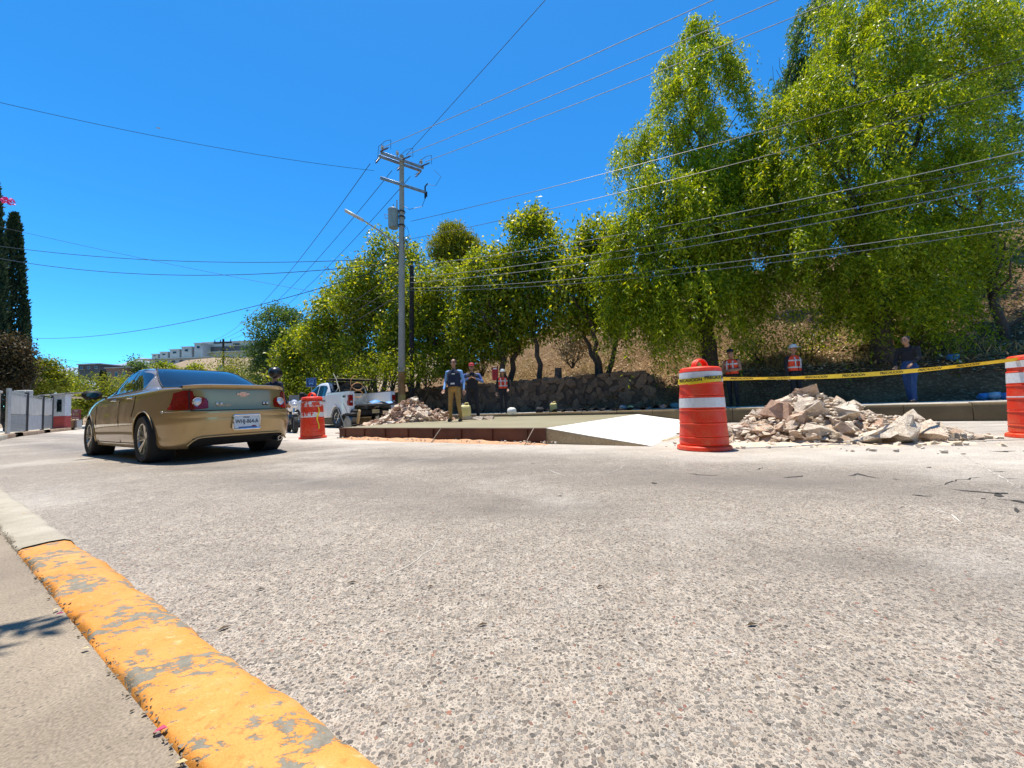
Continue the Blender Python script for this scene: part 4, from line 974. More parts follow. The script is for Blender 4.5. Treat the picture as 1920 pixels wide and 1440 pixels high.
blA = [bl(1310, 170, 13.6, 70, 100, bA), bl(1350, 260, 13.3, 75, 110, bA), bl(1265, 290, 13.6, 55, 100, bA), bl(1390, 380, 13.2, 60, 130, bA), bl(1250, 400, 13.0, 80, 90, bA), bl(1310, 440, 13.0, 70, 110, bA), bl(1205, 480, 12.9, 72, 100, bA),
       bl(1165, 520, 13.2, 35, 70, bA), bl(1270, 530, 12.8, 80, 85, bA), bl(1180, 300, 14.2, 30, 42, bA), bl(1290, 90, 13.9, 40, 50, bA), bl(1400, 480, 13, 50, 90, bA), bl(1370, 560, 13, 60, 60, bA), bl(1330, 350, 13, 60, 90, bA), bl(1230, 560, 12.8, 60, 50, bA), bl(1420, 420, 13.8, 45, 140, bA), bl(1195, 570, 12.8, 50, 50, bA), bl(1260, 590, 12.8, 55, 40, bA), bl(1230, 220, 13.8, 25, 60, bA)]
tree('pepper_tree', 'tall weeping pepper tree, the slimmer one rising left of the biggest crown', bA, wood_pepper(11, .28, blA[:7], 21), pepper_crown(blA, 4800, (.7, 2.1), .125, 38), G2, group='weeping pepper trees')
YB = 11.6; bB = Vector((px_at(1665, YB), YB, 1.42))
blB = [bl(1690, 90, 11.8, 110, 100, bB), bl(1600, 150, 11.8, 90, 100, bB), bl(1500, 240, 12.0, 75, 90, bB), bl(1770, 140, 11.8, 90, 110, bB), bl(1560, 300, 11.4, 100, 110, bB), bl(1680, 250, 11.2, 110, 120, bB), bl(1480, 360, 11.8, 70, 95, bB),
       bl(1600, 410, 11.0, 100, 90, bB), bl(1720, 380, 11.2, 95, 110, bB), bl(1790, 320, 11.6, 70, 130, bB), bl(1540, 470, 11.0, 75, 75, bB), bl(1650, 500, 11.0, 80, 85, bB), bl(1740, 470, 11.6, 70, 90, bB), bl(1850, 70, 12.2, 60, 60, bB), bl(1590, 530, 11.4, 60, 60, bB), bl(1640, 10, 12, 90, 60, bB), bl(1500, 470, 12, 60, 80, bB), bl(1700, 560, 11.6, 70, 50, bB), bl(1810, 430, 12, 60, 90, bB), bl(1640, 560, 11.8, 70, 45, bB)]
tree('pepper_tree', 'biggest weeping pepper tree with a thick trunk behind the rubble on the right', bB, wood_pepper(9, .30, blB[:9], 31), pepper_crown(blB, 6400, (.6, 1.9), .108, 40), G2, group='weeping pepper trees')
YC = 18; bC = Vector((px_at(1560, YC), YC, 4.0)); blC = [bl(1530, 60, 18, 55, 60, bC), bl(1600, 40, 18, 60, 50, bC), bl(1480, 130, 18, 35, 40, bC), bl(1440, 330, 18, 40, 120, bC), bl(1560, 160, 18, 60, 60, bC), bl(1870, 200, 17, 70, 90, bC), bl(1900, 60, 17, 60, 80, bC)]
tree('pepper_tree', 'bluish pepper tree whose wispy top shows between the two largest crowns', bC, wood_pepper(9, .2, blC[:4], 41, .4), pepper_crown(blC, 1800, (.6, 1.5), .16, 28), G4, group='weeping pepper trees')
# slender dark tree and shrubs on the bank at the far right
def wood_thin(h, r, seed, lean=(.2, 0), forks=5):
    def f(mb):
        rr = random.Random(seed); top = Vector((lean[0]*h, lean[1]*h, h)); pts = limb(mb, (0, 0, -.2), top, r, r*.3, seed, .07, 7, 8)
        for k in range(forks):
            p = pts[rr.randint(1, 5)]; limb(mb, p, p+Vector((rr.uniform(-1, 1), rr.uniform(-.6, .6), rr.uniform(.5, 1.2)))*h*.35, r*.4, r*.1, seed+k+7, .15, 5, 5)
    return f
bD = Vector((px_at(1892, 11.4), 11.4, 1.9)); blD = [bl(1880, 300, 12.4, 55, 70, bD), bl(1900, 380, 12.4, 50, 60, bD), bl(1840, 470, 12.4, 45, 50, bD), bl(1910, 480, 12, 30, 40, bD)]
tree('leaning_tree', 'slender dark tree leaning by the right edge of the photo', bD, wood_thin(4.6, .14, 5, (-.06, 0)), broad_crown(blD, 110, 26, .16, .07, .3), G4)
def bush(name, label, px, Y, base_z, r, h, mat, n, leaf, cat='shrub', group=None, seed=1, up=.4):
    b = Vector((px_at(px, Y), Y, base_z)); rr = random.Random(seed)
    blobs = [(rr.uniform(-.5, .5)*r, rr.uniform(-.4, .4)*r, h*rr.uniform(.35, .75), r*rr.uniform(.45, .7), r*rr.uniform(.45, .6), h*rr.uniform(.25, .4)) for _ in range(6)]
    def wood(mb):
        for k in range(7): limb(mb, (rr.uniform(-.06, .06), rr.uniform(-.06, .06), -.05), (rr.uniform(-.6, .6)*r, rr.uniform(-.5, .5)*r, h*rr.uniform(.5, .9)), .02+.01*h, .008, seed*9+k, .12, 5, 5)
    return tree(name, label, b, wood, broad_crown(blobs, n, 22, leaf, leaf*.42, .14*h+.05, -up), mat, cat, group)
bush('dry_shrub', 'yellowish dry shrub on the bank beside the thick pepper trunk', 1725, 11.8, 1.55, .62, 1.5, G7, 46, .13, seed=3)
bush('green_shrub', 'green shrub on the slope above the slender leaning tree', 1890, 14.5, 5.4, 1.6, 2.6, G7, 90, .14, seed=4)
bush('green_shrub', 'low green shrub on the slope left of the slender leaning tree', 1830, 13.6, 3.4, 1.2, 1.7, G4, 80, .13, seed=6)
bush('green_shrub', 'small shrub at the foot of the slope between two orange vests', 1430, 14.2, 1.7, .9, 1.5, G1, 46, .12, seed=8)
bush('green_shrub', 'leafy young shrub behind the worker in the white helmet', 1515, 13.6, 1.55, .8, 1.6, G1, 40, .12, seed=9)
bush('dry_shrub', 'tangle of dry brown brush on the slope above the stone wall', 1075, 17.4, 2.3, 1.3, 1.5, LIT, 70, .16, seed=10)
bush('dry_shrub', 'pale brush on the slope behind the man with the red cap', 905, 19.0, 2.2, 1.0, 1.6, LIT, 50, .15, seed=12)
# ---- broad-leaved trees along the top of the stone wall
def wood_multi(stems, h, r, seed):
    def f(mb):
        rr = random.Random(seed)
        for k in range(stems):
            a = 2*math.pi*k/stems+rr.uniform(-.4, .4); p = Vector((math.cos(a)*h*.16, math.sin(a)*h*.12, h*.42)) if stems > 1 else Vector((rr.uniform(-.1, .1), 0, h*.45))
            limb(mb, (math.cos(a)*.08, math.sin(a)*.08, -.2), p, r, r*.62, seed+k, .08, 6, 8)
            for j in range(5): limb(mb, p, p+Vector((rr.uniform(-1, 1)*h*.26, rr.uniform(-1, 1)*h*.22, h*rr.uniform(.16, .48))), r*.5, r*.12, seed+k*9+j+3, .14, 5, 6)
    return f
def ficus(label, px, Y, base_z, ells, stems, h, r, clumps, seed, leaf=.15, group='broad-leaved trees along the wall'):
    b = Vector((px_at(px, Y), Y, base_z)); blobs = [bl(x, y, Y+dy, rx, rz, b) for x, y, rx, rz, dy in ells]
    return tree('broadleaf_tree', label, b, wood_multi(stems, h, r, seed), broad_crown(blobs, int(clumps*1.9), 34, leaf*1.15, leaf*.62, .27, .35, .45), G1, group=group)
ficus('broad-leaved tree with three dark stems rising from the wall near the weeping crown', 1130, 15.0, 1.6, [(1110, 500, 60, 55, 0), (1070, 560, 45, 45, 0), (1150, 560, 45, 50, 0), (1120, 450, 45, 40, .3), (1160, 610, 25, 35, 0), (1090, 600, 40, 25, 0)], 3, 5.0, .11, 230, 51)
ficus('broad-leaved tree with one straight stem above the orange-vested worker', 1010, 16.5, 1.62, [(1000, 460, 55, 60, 0), (1030, 530, 55, 50, 0), (960, 540, 45, 55, 0), (990, 420, 35, 28, 0), (1010, 600, 50, 40, 0)], 1, 5.5, .13, 260, 52)
ficus('dense dark-stemmed tree just right of the two standing men', 948, 17.2, 1.65, [(920, 520, 55, 60, 0), (900, 590, 50, 55, 0), (955, 600, 40, 60, 0), (880, 640, 35, 45, 0), (930, 640, 40, 35, 0)], 3, 5.2, .15, 270, 53)
ficus('bushy tree directly behind the man in the blue shirt', 850, 18.8, 1.6, [(850, 560, 60, 65, 0), (820, 620, 50, 55, 0), (870, 650, 40, 40, 0), (800, 560, 45, 60, 0), (840, 680, 30, 25, 0)], 2, 5.0, .14, 260, 54)
ficus('leafy tree behind the black post with a ragged high top', 775, 20.5, 1.6, [(770, 540, 50, 75, 0), (790, 620, 50, 60, 0), (745, 640, 45, 55, 0), (765, 475, 22, 22, 0)], 2, 6, .15, 230, 55, .16)
ficus('tall leafy tree left of the concrete pole, its top above the wires', 710, 22, 1.5, [(710, 520, 55, 50, 0), (680, 570, 55, 60, 0), (735, 600, 45, 60, 0), (720, 460, 25, 28, 0), (690, 660, 55, 45, 0)], 2, 6.5, .16, 290, 56, .17)
ficus('broad green tree above the white pickup cab', 640, 24, 1.3, [(640, 590, 55, 50, 0), (660, 540, 40, 45, 0), (610, 640, 50, 45, 0), (650, 670, 55, 35, 0)], 2, 5.5, .16, 260, 57, .18)
ficus('low dark tree behind the motorcycle officer', 575, 26, 1.0, [(570, 650, 40, 40, 0), (600, 680, 40, 35, 0), (545, 680, 35, 40, 0), (560, 720, 45, 35, 0), (600, 725, 45, 30, 0)], 2, 4.5, .16, 240, 58, .19)
b_ = Vector((px_at(525, 31), 31, .8)); tree('mesquite_tree', 'feathery blue-green mesquite left of the wall trees', b_, wood_multi(2, 6.5, .18, 61),
     broad_crown([bl(x, y, 31, rx, rz, b_) for x, y, rx, rz in ((520, 620, 45, 42), (550, 610, 35, 30), (500, 660, 32, 35), (535, 670, 40, 45), (520, 590, 25, 18), (500, 700, 30, 30))], 520, 36, .20, .10, .3), G4)
b_ = Vector((px_at(850, 44), 44, 8)); tree('round_pine', 'round-headed golden green pine rising above the wall trees', b_, wood_thin(9, .3, 71, (0, 0), 4),
     broad_crown([bl(x, y, 44, rx, rz, b_) for x, y, rx, rz in ((850, 445, 26, 22), (830, 465, 22, 22), (872, 465, 24, 22), (850, 480, 28, 25), (848, 500, 24, 14), (885, 460, 12, 12), (818, 485, 12, 12), (840, 432, 14, 10))], 520, 34, .42, .10, .42, -.5, .5), G3)
bush('yellow_bush', 'yellow-green bush beside the distant power pole', 452, 44, 2.2, 2.6, 5.6, G7, 160, .26, 'bush', None, 14)
bush('yellow_bush', 'yellow-green bush under the mesquite left of the officer helmet', 480, 36, .3, 2.4, 4.2, G7, 150, .22, 'bush', None, 15)
for i_, (px_, Y_, bz, r_, h_, lab_) in enumerate(((690, 19.5, 1.5, 1.1, 2.2, 'undergrowth shrub on the wall behind the pickup cab'), (735, 18.6, 1.55, 1.0, 2.0, 'undergrowth shrub on the wall left of the concrete pole'), (800, 17.6, 1.6, .9, 1.7, 'undergrowth shrub on the wall right of the black post'),
        (865, 18.4, 1.7, .8, 1.6, 'undergrowth shrub behind the heads of the two men'), (650, 21.5, 1.2, 1.3, 2.6, 'dark undergrowth shrub above the pickup windscreen'), (600, 22.5, .9, 1.4, 2.6, 'dark undergrowth shrub behind the bus stop sign'), (545, 25, .5, 1.6, 3.0, 'dark undergrowth shrub behind the parked motorcycle'))):
    bush('wall_shrub', lab_, px_, Y_, bz, r_, h_, G1, 90, .15, group='undergrowth along the wall', seed=60+i_)
# ---- overhanging branch just above the frame: its shadow falls on the near sidewalk
bo = Vector((-2.6, -.6, KZ)); tr = thing('bougainvillea', 'bougainvillea with pink flowers leaning over the near sidewalk from the left', 'tree', bo)
wb = MB(); main = [Vector((0, 0, -.05)), Vector((.1, .3, 1.6)), Vector((.3, .8, 2.3)), Vector((.6, 1.2, 2.6)), Vector((.8, 1.6, 2.75))]; wb.tube(main, [.08, .07, .05, .03, .012], 8)
wb.build('trunk', BARK, tr)
hz = 2.75; tipc = Vector((-1.52, .98, 0))+Vector((sv.x, sv.y, 0))*(hz/sv.z)-bo+Vector((0, 0, hz))
tw = MB(); PB = []; AB = []
for k, (dx, dy, ln) in enumerate(((.30, .04, .34), (.26, -.07, .30), (.10, -.16, .22), (-.15, .05, .2))):
    e = tipc+Vector((dx, dy, random.uniform(-.1, .1))); tw.tube([main[-1], tipc, e], [.012, .01, .004], 5)
    for j in range(16): u = random.random(); PB.append(tuple(tipc.lerp(e, u)+Vector((random.gauss(0, .012), random.gauss(0, .012), 0)))); AB.append((dx+random.gauss(0, .12), dy+random.gauss(0, .12), random.gauss(0, .1)))
n = 40; PB += [tuple(tipc+Vector((random.gauss(-.06, .06), random.gauss(0, .06), 0))) for _ in range(n)]; AB += [tuple(unit(1)[0]) for _ in range(n)]
Vb, Fb = quads(np.array(PB), np.array(AB), np.array((0, 0, 1.))+unit(len(PB))*.5, rng.uniform(.06, .13, len(PB)), .035, .1); link('crown', npmesh('crown', Vb, Fb, G1), tr)
tw.build('twigs', BARK, tr)
# ------------------------------------------------------------------ power poles
POLEC = m_concrete('pole_concrete', (.30, .265, .215), (.38, .34, .28), 2, 60, .3, (.22, .19, .15), .4)
GALV = pm('galvanised_steel', (.34, .35, .35), (.22, .23, .23), .45, .6); POLY = pm('dark_insulator', (.05, .025, .02), (.08, .04, .03), .3); CERA = pm('grey_porcelain', (.42, .40, .37), (.3, .28, .26), .25)
YELP = pm('faded_yellow_band', (.45, .33, .09), (.30, .20, .08), .8, scale=5); BRNP = pm('rust_brown_pole_paint', (.26, .12, .035), (.34, .17, .06), .8, scale=5); WOODB = pm('tarred_wood', (.012, .010, .009), (.03, .025, .02), .9, scale=7, bump=.5)
WIRE = pm('black_cable', (.02, .02, .021), (.03, .03, .03), .5); ALU = pm('bare_aluminium_wire', (.26, .265, .27), (.20, .205, .21), .75)
PX, PY = -4.92, 16.9
def upole(label, loc, h, lean, arm_dir, r0, r1, full=True):
    p = thing('utility_pole', label, 'utility pole', loc); p.rotation_euler = lean
    if full:
        q = lambda z: r0+(r1-r0)*z/h
        MB().tube([(0, 0, 1.95), (0, 0, h)], [q(1.95), r1], 12).build('shaft', POLEC, p, True, 60)
        MB().tube([(0, 0, .95), (0, 0, 1.95)], [q(.95)+.001, q(1.95)], 12).build('painted_base', BRNP, p); MB().tube([(0, 0, -.4), (0, 0, .95)], [r0, q(.95)+.003], 12).build('painted_base', YELP, p)
    else: MB().tube([(0, 0, -.4), (0, 0, h)], [r0, r1], 8).build('shaft', WOODB, p, True, 60)
    return p
main_pole = upole('tall concrete utility pole with transformer, crossarms and street lamp', (PX, PY, FZ), 11.95, (R(-.2), R(1.1), 0), None, .165, .10)
ad = Vector((.82, .57, 0)); an = Vector((-ad.y, ad.x, 0))
Marm = Matrix((ad, an, Vector((0, 0, 1)))).transposed().to_euler()
for oz, oy in ((11.65, .14), (11.65, -.14)):
    b = MB(); b.box(an*oy+Vector((0, 0, oz)), (2.0, .09, .11), Marm, .01); b.build('crossarm', GALV, main_pole)
b = MB(); b.box(Vector((0, 0, 10.5))-an*.12+ad*.05, (2.1, .09, .11), Marm, .01); b.build('crossarm', GALV, main_pole)
ENDS = []
for u in (-.92, -.25, .88):
    base = ad*u+Vector((0, 0, 11.73)); b = MB(); b.cyl(base-an*.14, base-an*.14+Vector((0, 0, .1)), .02); b.lathe([(.03, .1), (.075, .12), (.05, .16), (.07, .19), (.045, .24), (.05, .27), (.001, .29)], 12, Matrix.Translation(base-an*.14)); b.build('pin_insulator', CERA, main_pole)
def strain(p, d, L=.55):
    b = MB(); d = d.normalized(); q = p+d*L; M = d.to_track_quat('Z', 'Y').to_matrix().to_4x4(); prof = []
    for k in range(6): z = L*(.12+.13*k); prof += [(.018, z), (.045, z+.02), (.018, z+.04)]
    b.lathe([(.015, 0)]+prof+[(.015, L)], 8, Matrix.Translation(p) @ M); b.build('strain_insulator', POLY, main_pole); return q
P0 = Vector((PX, PY, FZ))
dir_r = Vector((.874, -.486, -.02)); dist_pole = Vector((px_at(417, 50), 50, 0)); dir_l = (dist_pole-Vector((PX, PY, 0))).normalized()
WR, WL = [], []
for u in (-.95, .05, .95):
    a = ad*u+Vector((0, 0, 11.68)); WR.append(P0+strain(a+Vector((.02, -.16, 0)), dir_r)); WL.append(P0+strain(a+Vector((-.05, .16, -.02)), dir_l+Vector((0, 0, -.10))))
for u in (-.95, .05, .95):   # jumper loops
    a = ad*u+Vector((0, 0, 11.7)); e = a+dir_r*.62; b = MB()
    b.tube([a+dir_l*.6+Vector((0, 0, -.05)), a+dir_l*.3+Vector((0, 0, -.1)), a+Vector((-.1, 0, .32)), a+dir_r*.3+Vector((0, 0, .48)), e+Vector((0, 0, .42)), e], .011, 5); b.build('jumper_wire', WIRE, main_pole)
# fuse cut-out, transformer, lamp
b = MB(); fz = ad*1.08+Vector((0, 0, 10.5))-an*.12; b.cyl(fz+Vector((0, 0, -.3)), fz+Vector((0, 0, .28)), .04, .035, 8); b.cyl(fz+Vector((.0, 0, .28)), fz+Vector((.12, 0, .42)), .03); b.cyl(fz, fz-ad*.15, .02); b.box(fz+Vector((.05, 0, -.1)), (.1, .06, .25), None, .01); b.build('fuse_cutout', BLKP, main_pole)
b = MB(); b.tube([fz+Vector((0, 0, -.3)), fz+Vector((-.15, 0, -.7)), Vector((.35, 0, 9.4)), Vector((.1, 0, 9.55))], .012, 5); b.tube([ad*.95+Vector((.6, 0, 11.6)), Vector((1.75, .3, 11.1)), Vector((1.5, .2, 10.6)), fz+Vector((.1, 0, .4))], .009, 5); b.build('drop_wire', WIRE, main_pole)
TRB = pm('transformer_grey', (.20, .26, .28), (.15, .2, .22), .5)
b = MB(); M = Matrix.Translation((-.36, -.08, 8.5)); b.lathe([(.001, 0), (.20, .0), (.225, .04), (.235, .78), (.25, .80), (.25, .84), (.22, .88), (.001, .90)], 20, M); tf = b.build('transformer', TRB, main_pole, True, 40)
b = MB(); b.cyl((-.36, -.08, 9.35), (-.36, -.08, 9.6), .03, .025); b.cyl((-.20, -.08, 9.35), (-.20, -.08, 9.8), .035, .03); b.tube([(-.6, -.08, 9.1), (-.75, -.1, 9.15), (-.72, -.1, 8.95), (-.58, -.08, 8.97)], .018, 6); b.build('bushing', CERA, tf)
for z in (8.6, 9.0, 9.25): b = MB(); b.lathe([(.155, 0), (.165, .01), (.165, .05), (.155, .06)], 14, Matrix.Translation((0, 0, z))); b.build('clamp_band', BLKP, main_pole)
rr = random.Random(3); b = MB()
for k in range(12):
    z = rr.uniform(7.3, 8.4); s_ = rr.choice((-1, 1)); b.tube([(0.1*s_, -.1, z), (s_*.28, -.15, z+rr.uniform(-.2, .25)), (s_*rr.uniform(.2, .4), -.1, z-.2), (s_*.12, -.12, z-.35)], .011, 5)
b.build('wire_tangle', WIRE, main_pole)
lm = MB(); lm.tube([(-.12, -.05, 7.6), (-.8, -.3, 8.2), (-1.5, -.55, 8.62)], [.04, .035, .03], 8); la = lm.build('lamp_arm', GALV, main_pole)
b = MB(); b.box((-1.88, -.69, 8.80), (.86, .22, .08), Euler((0, R(24), R(20))), .03); b.build('lamp_head', pm('lamp_head_grey', (.45, .46, .46), (.35, .36, .36), .4), la)
post = MB(); bx_ = Vector((px_at(771, 17.6), 17.6, FZ-.3)); post.tube([(0, 0, 0), (.06, 0, 3.5), (.14, 0, 7.35)], [.12, .11, .10], 9); o = post.build('black_post', WOODB, None); o.location = bx_; tag(o, 'dark tarred wooden post standing right behind the concrete pole', 'post')
far_pole = upole('distant utility pole with a single crossarm above the sedan roof', (dist_pole.x, dist_pole.y, 1.2), 9.6, (0, 0, 0), None, .17, .12, False)
b = MB(); b.box((0, -.1, 9.1), (2.3, .16, .18)); b.build('crossarm', DARKM, far_pole); b = MB(); b.box((0, -.1, 7.2), (1.9, .14, .14)); b.build('crossarm', DARKM, far_pole)
for u in (-1.05, -.3, 1.05): b = MB(); b.cyl((u, -.1, 9.15), (u, -.1, 9.5), .07, .05, 8); b.build('pin_insulator', POLY, far_pole)
b = MB(); b.cyl((-.1, -.3, 5.2), (-.1, -.3, 6.1), .28, .28, 12); b.build('transformer', TRB, far_pole)
# ------------------------------------------------------------------ overhead wires
def wire(a, b_, sag, label, r=.011, mat=None, n=40):
    a, b_ = Vector(a), Vector(b_); pts = [a.lerp(b_, k/n)-Vector((0, 0, sag*4*(k/n)*(1-k/n))) for k in range(n+1)]; org = a.copy()
    o = MB().tube([p-org for p in pts], r, 5).build('overhead_wire', mat or WIRE, None); o.location = org; tag(o, label, 'wire', 'overhead wires'); return o
nm = ('upper', 'middle', 'lower')
for i in range(3):
    wire(WR[i], WR[i]+Vector((38, -21.1, -.4+.0*i)), .55, f'bare power wire leaving the crossarm to the upper right, {nm[i]} of three', .012, ALU)
    wire(WL[i], Vector((dist_pole.x+(-1.05, -.3, 1.05)[i], 49.9, 10.75)), 1.5, f'power wire slanting down from the crossarm to the distant pole, {("left", "middle", "right")[i]} of three', .014)
wire(WR[1]+Vector((0, 0, .0)), WR[1]+Vector((14.5, -12.4, 3.9)), .1, 'thin steep wire branching up to the top edge of the photo', .010)
def wpx(x, y, Y): # a point far along the ray of a photo pixel at depth Y
    d = G(x, y, 0)-Vector((0, 0, CAM_H)); d = d*(Y/d.y); return d+Vector((0, 0, CAM_H))
# communication cables along the far sidewalk, pole to the right
for i, (y0, y1, sg_, lab) in enumerate(((415, 92, .25, 'thick cable rising from the pole across both weeping crowns, topmost of the lower cables'), (448, 140, .35, 'second cable crossing the weeping crowns below the topmost one'),
        (498, 250, .5, 'cable bundle crossing the weeping crowns at mid height'), (505, 262, .55, 'slack cable just under the mid-height bundle'), (520, 288, .55, 'cable pair crossing in front of the thick-trunked pepper crown'), (530, 300, .6, 'lower cable of the pair in front of the big crown'),
        (540, 372, .6, 'pale cable low across the thick pepper tree'), (545, 382, .65, 'lowest pale cable across the thick pepper tree'))):
    a = wpx(770, y0, 17.2); e = wpx(1920, y1, 7.9); wire(a, a+(e-a)*1.35, sg_, lab, .010 if i < 6 else .008, WIRE if i in (0, 1, 3) else ALU)
# cables from pole towards the distant pole
for i, (z, lab) in enumerate(((6.9, 'thick dark cable dropping from the pole behind the left trees'), (6.3, 'dark cable below it following the tree tops to the left'), (5.8, 'lowest dark cable running left through the tree tops'))):
    wire((PX, PY, z), (dist_pole.x+.3*i, 50, 8.2-.4*i), 1.2, lab, .02)
# wires crossing the sky to the left
wire(P0+Vector((-.9, -.4, 11.0)), wpx(-60, 178, 11.5), .25, 'single wire from the pole top to the left edge carrying a small splice', .008)
b = MB(); sp_ = wpx(297, 240, 13.4); b.cyl((-.06, 0, .01), (.06, 0, -.01), .018); o = b.build('wire_splice', CERA, None); o.location = sp_; tag(o, 'small pale splice clamp on the single wire in the left sky', 'clamp')
wire((PX, PY, 7.5), wpx(-40, 456, 20), .55, 'dark cable sagging from the pole to the left edge, upper of two', .014)
wire((PX, PY, 7.3), wpx(-40, 477, 22), .9, 'dark cable sagging from the pole to the left edge, lower of two', .016)
wire((PX-.5, PY+3, 6.0), wpx(-40, 416, 18), .2, 'thin straight wire sloping across the left sky', .008)
wire((PX, PY, 7.2), wpx(58, 634, 34), 1.0, 'twisted drop cable sagging from the pole to the cypress foot', .018)
wire(wpx(100, 672, 60), wpx(300, 690, 80), .3, 'faint wire low over the rooftops on the left', .02)

# ------------------------------------------------------------------ people
SKIN = pm('tan_skin', (.36, .19, .11), (.30, .15, .085), .55, scale=20)
def person(label, loc, rz, parts, mats, name='person', vox=.0125):
    """parts: (p0, r0, p1, r1, region); one continuous skin by voxel remesh, coloured by nearest part"""
    mb = MB()
    for p0, r0, p1, r1, reg in parts:
        p0, p1 = Vector(p0), Vector(p1); n = max(2, int((p1-p0).length/(min(min(r0) if hasattr(r0, '__len__') else r0, min(r1) if hasattr(r1, '__len__') else r1)*.5))+1)
        for i in range(n+1):
            u = i/n; a = np.array(r0 if hasattr(r0, '__len__') else (r0,)*3)*(1-u)+np.array(r1 if hasattr(r1, '__len__') else (r1,)*3)*u; mb.ball(p0.lerp(p1, u), tuple(a), 10, 7)
    me = bpy.data.meshes.new('body'); me.from_pydata(mb.v, [], mb.f); me.update(); o = bpy.data.objects.new('tmp', me); C.objects.link(o)
    m = o.modifiers.new('r', 'REMESH'); m.mode = 'VOXEL'; m.voxel_size = vox; m2 = o.modifiers.new('s', 'SMOOTH'); m2.iterations = 2; m2.factor = .5
    out = bpy.data.meshes.new_from_object(o.evaluated_get(bpy.context.evaluated_depsgraph_get())); bpy.data.objects.remove(o); bpy.data.meshes.remove(me)
    regs = []
    for p in parts:
        if p[4] not in regs: regs.append(p[4])
    for r in regs: out.materials.append(mats[r])
    cen = np.empty(len(out.polygons)*3, np.float32); out.polygons.foreach_get('center', cen); cen = cen.reshape(-1, 3)
    best = np.full(len(cen), 1e9); idx = np.zeros(len(cen), np.int32)
    for p0, r0, p1, r1, reg in parts:
        a, b_ = np.array(p0, float), np.array(p1, float); d = b_-a; L2 = max((d*d).sum(), 1e-9); u = np.clip(((cen-a)@d)/L2, 0, 1)
        ra = np.array(r0 if hasattr(r0, '__len__') else (r0,)*3); rb = np.array(r1 if hasattr(r1, '__len__') else (r1,)*3); rad = ra+(rb-ra)*u[:, None]
        q = np.linalg.norm((cen-(a+d*u[:, None]))/rad, axis=1)-1; q = q*rad.min(1); msk = q < best; best[msk] = q[msk]; idx[msk] = regs.index(reg)
    out.polygons.foreach_set('material_index', idx); out.polygons.foreach_set('use_smooth', np.ones(len(idx), bool))
    root = thing(name, label, 'person', loc, rz); body = link('body', out, root); return root, body
def hand(wr, d, side, region='skin', up=(0, 0, 1)):
    """palm and five curled fingers from wrist along d"""
    d = Vector(d).normalized(); s = d.cross(Vector(up)); s = (s if s.length > .01 else Vector((1, 0, 0))).normalized()*side; n = s.cross(d).normalized(); wr = Vector(wr); out = []
    pe = wr+d*.085; out.append((wr, .024, wr+d*.04, (.028, .028, .028), region)); out += [(wr+d*.03+s*k, .017, pe+s*k, .016, region) for k in (-.024, 0, .024)]
    for k, L in ((-.030, .062), (-.010, .075), (.010, .070), (.030, .055)):
        q = pe+s*k; m_ = q+d*L*.55-n*.004; out += [(q, .011, m_, .010, region), (m_, .010, m_+d*L*.38-n*L*.30, .009, region)]
    t0 = wr+d*.03-s*.03; out += [(t0, .013, t0+d*.04-s*.025, .011, region), (t0+d*.04-s*.025, .011, t0+d*.075-s*.028, .010, region)]
    return out
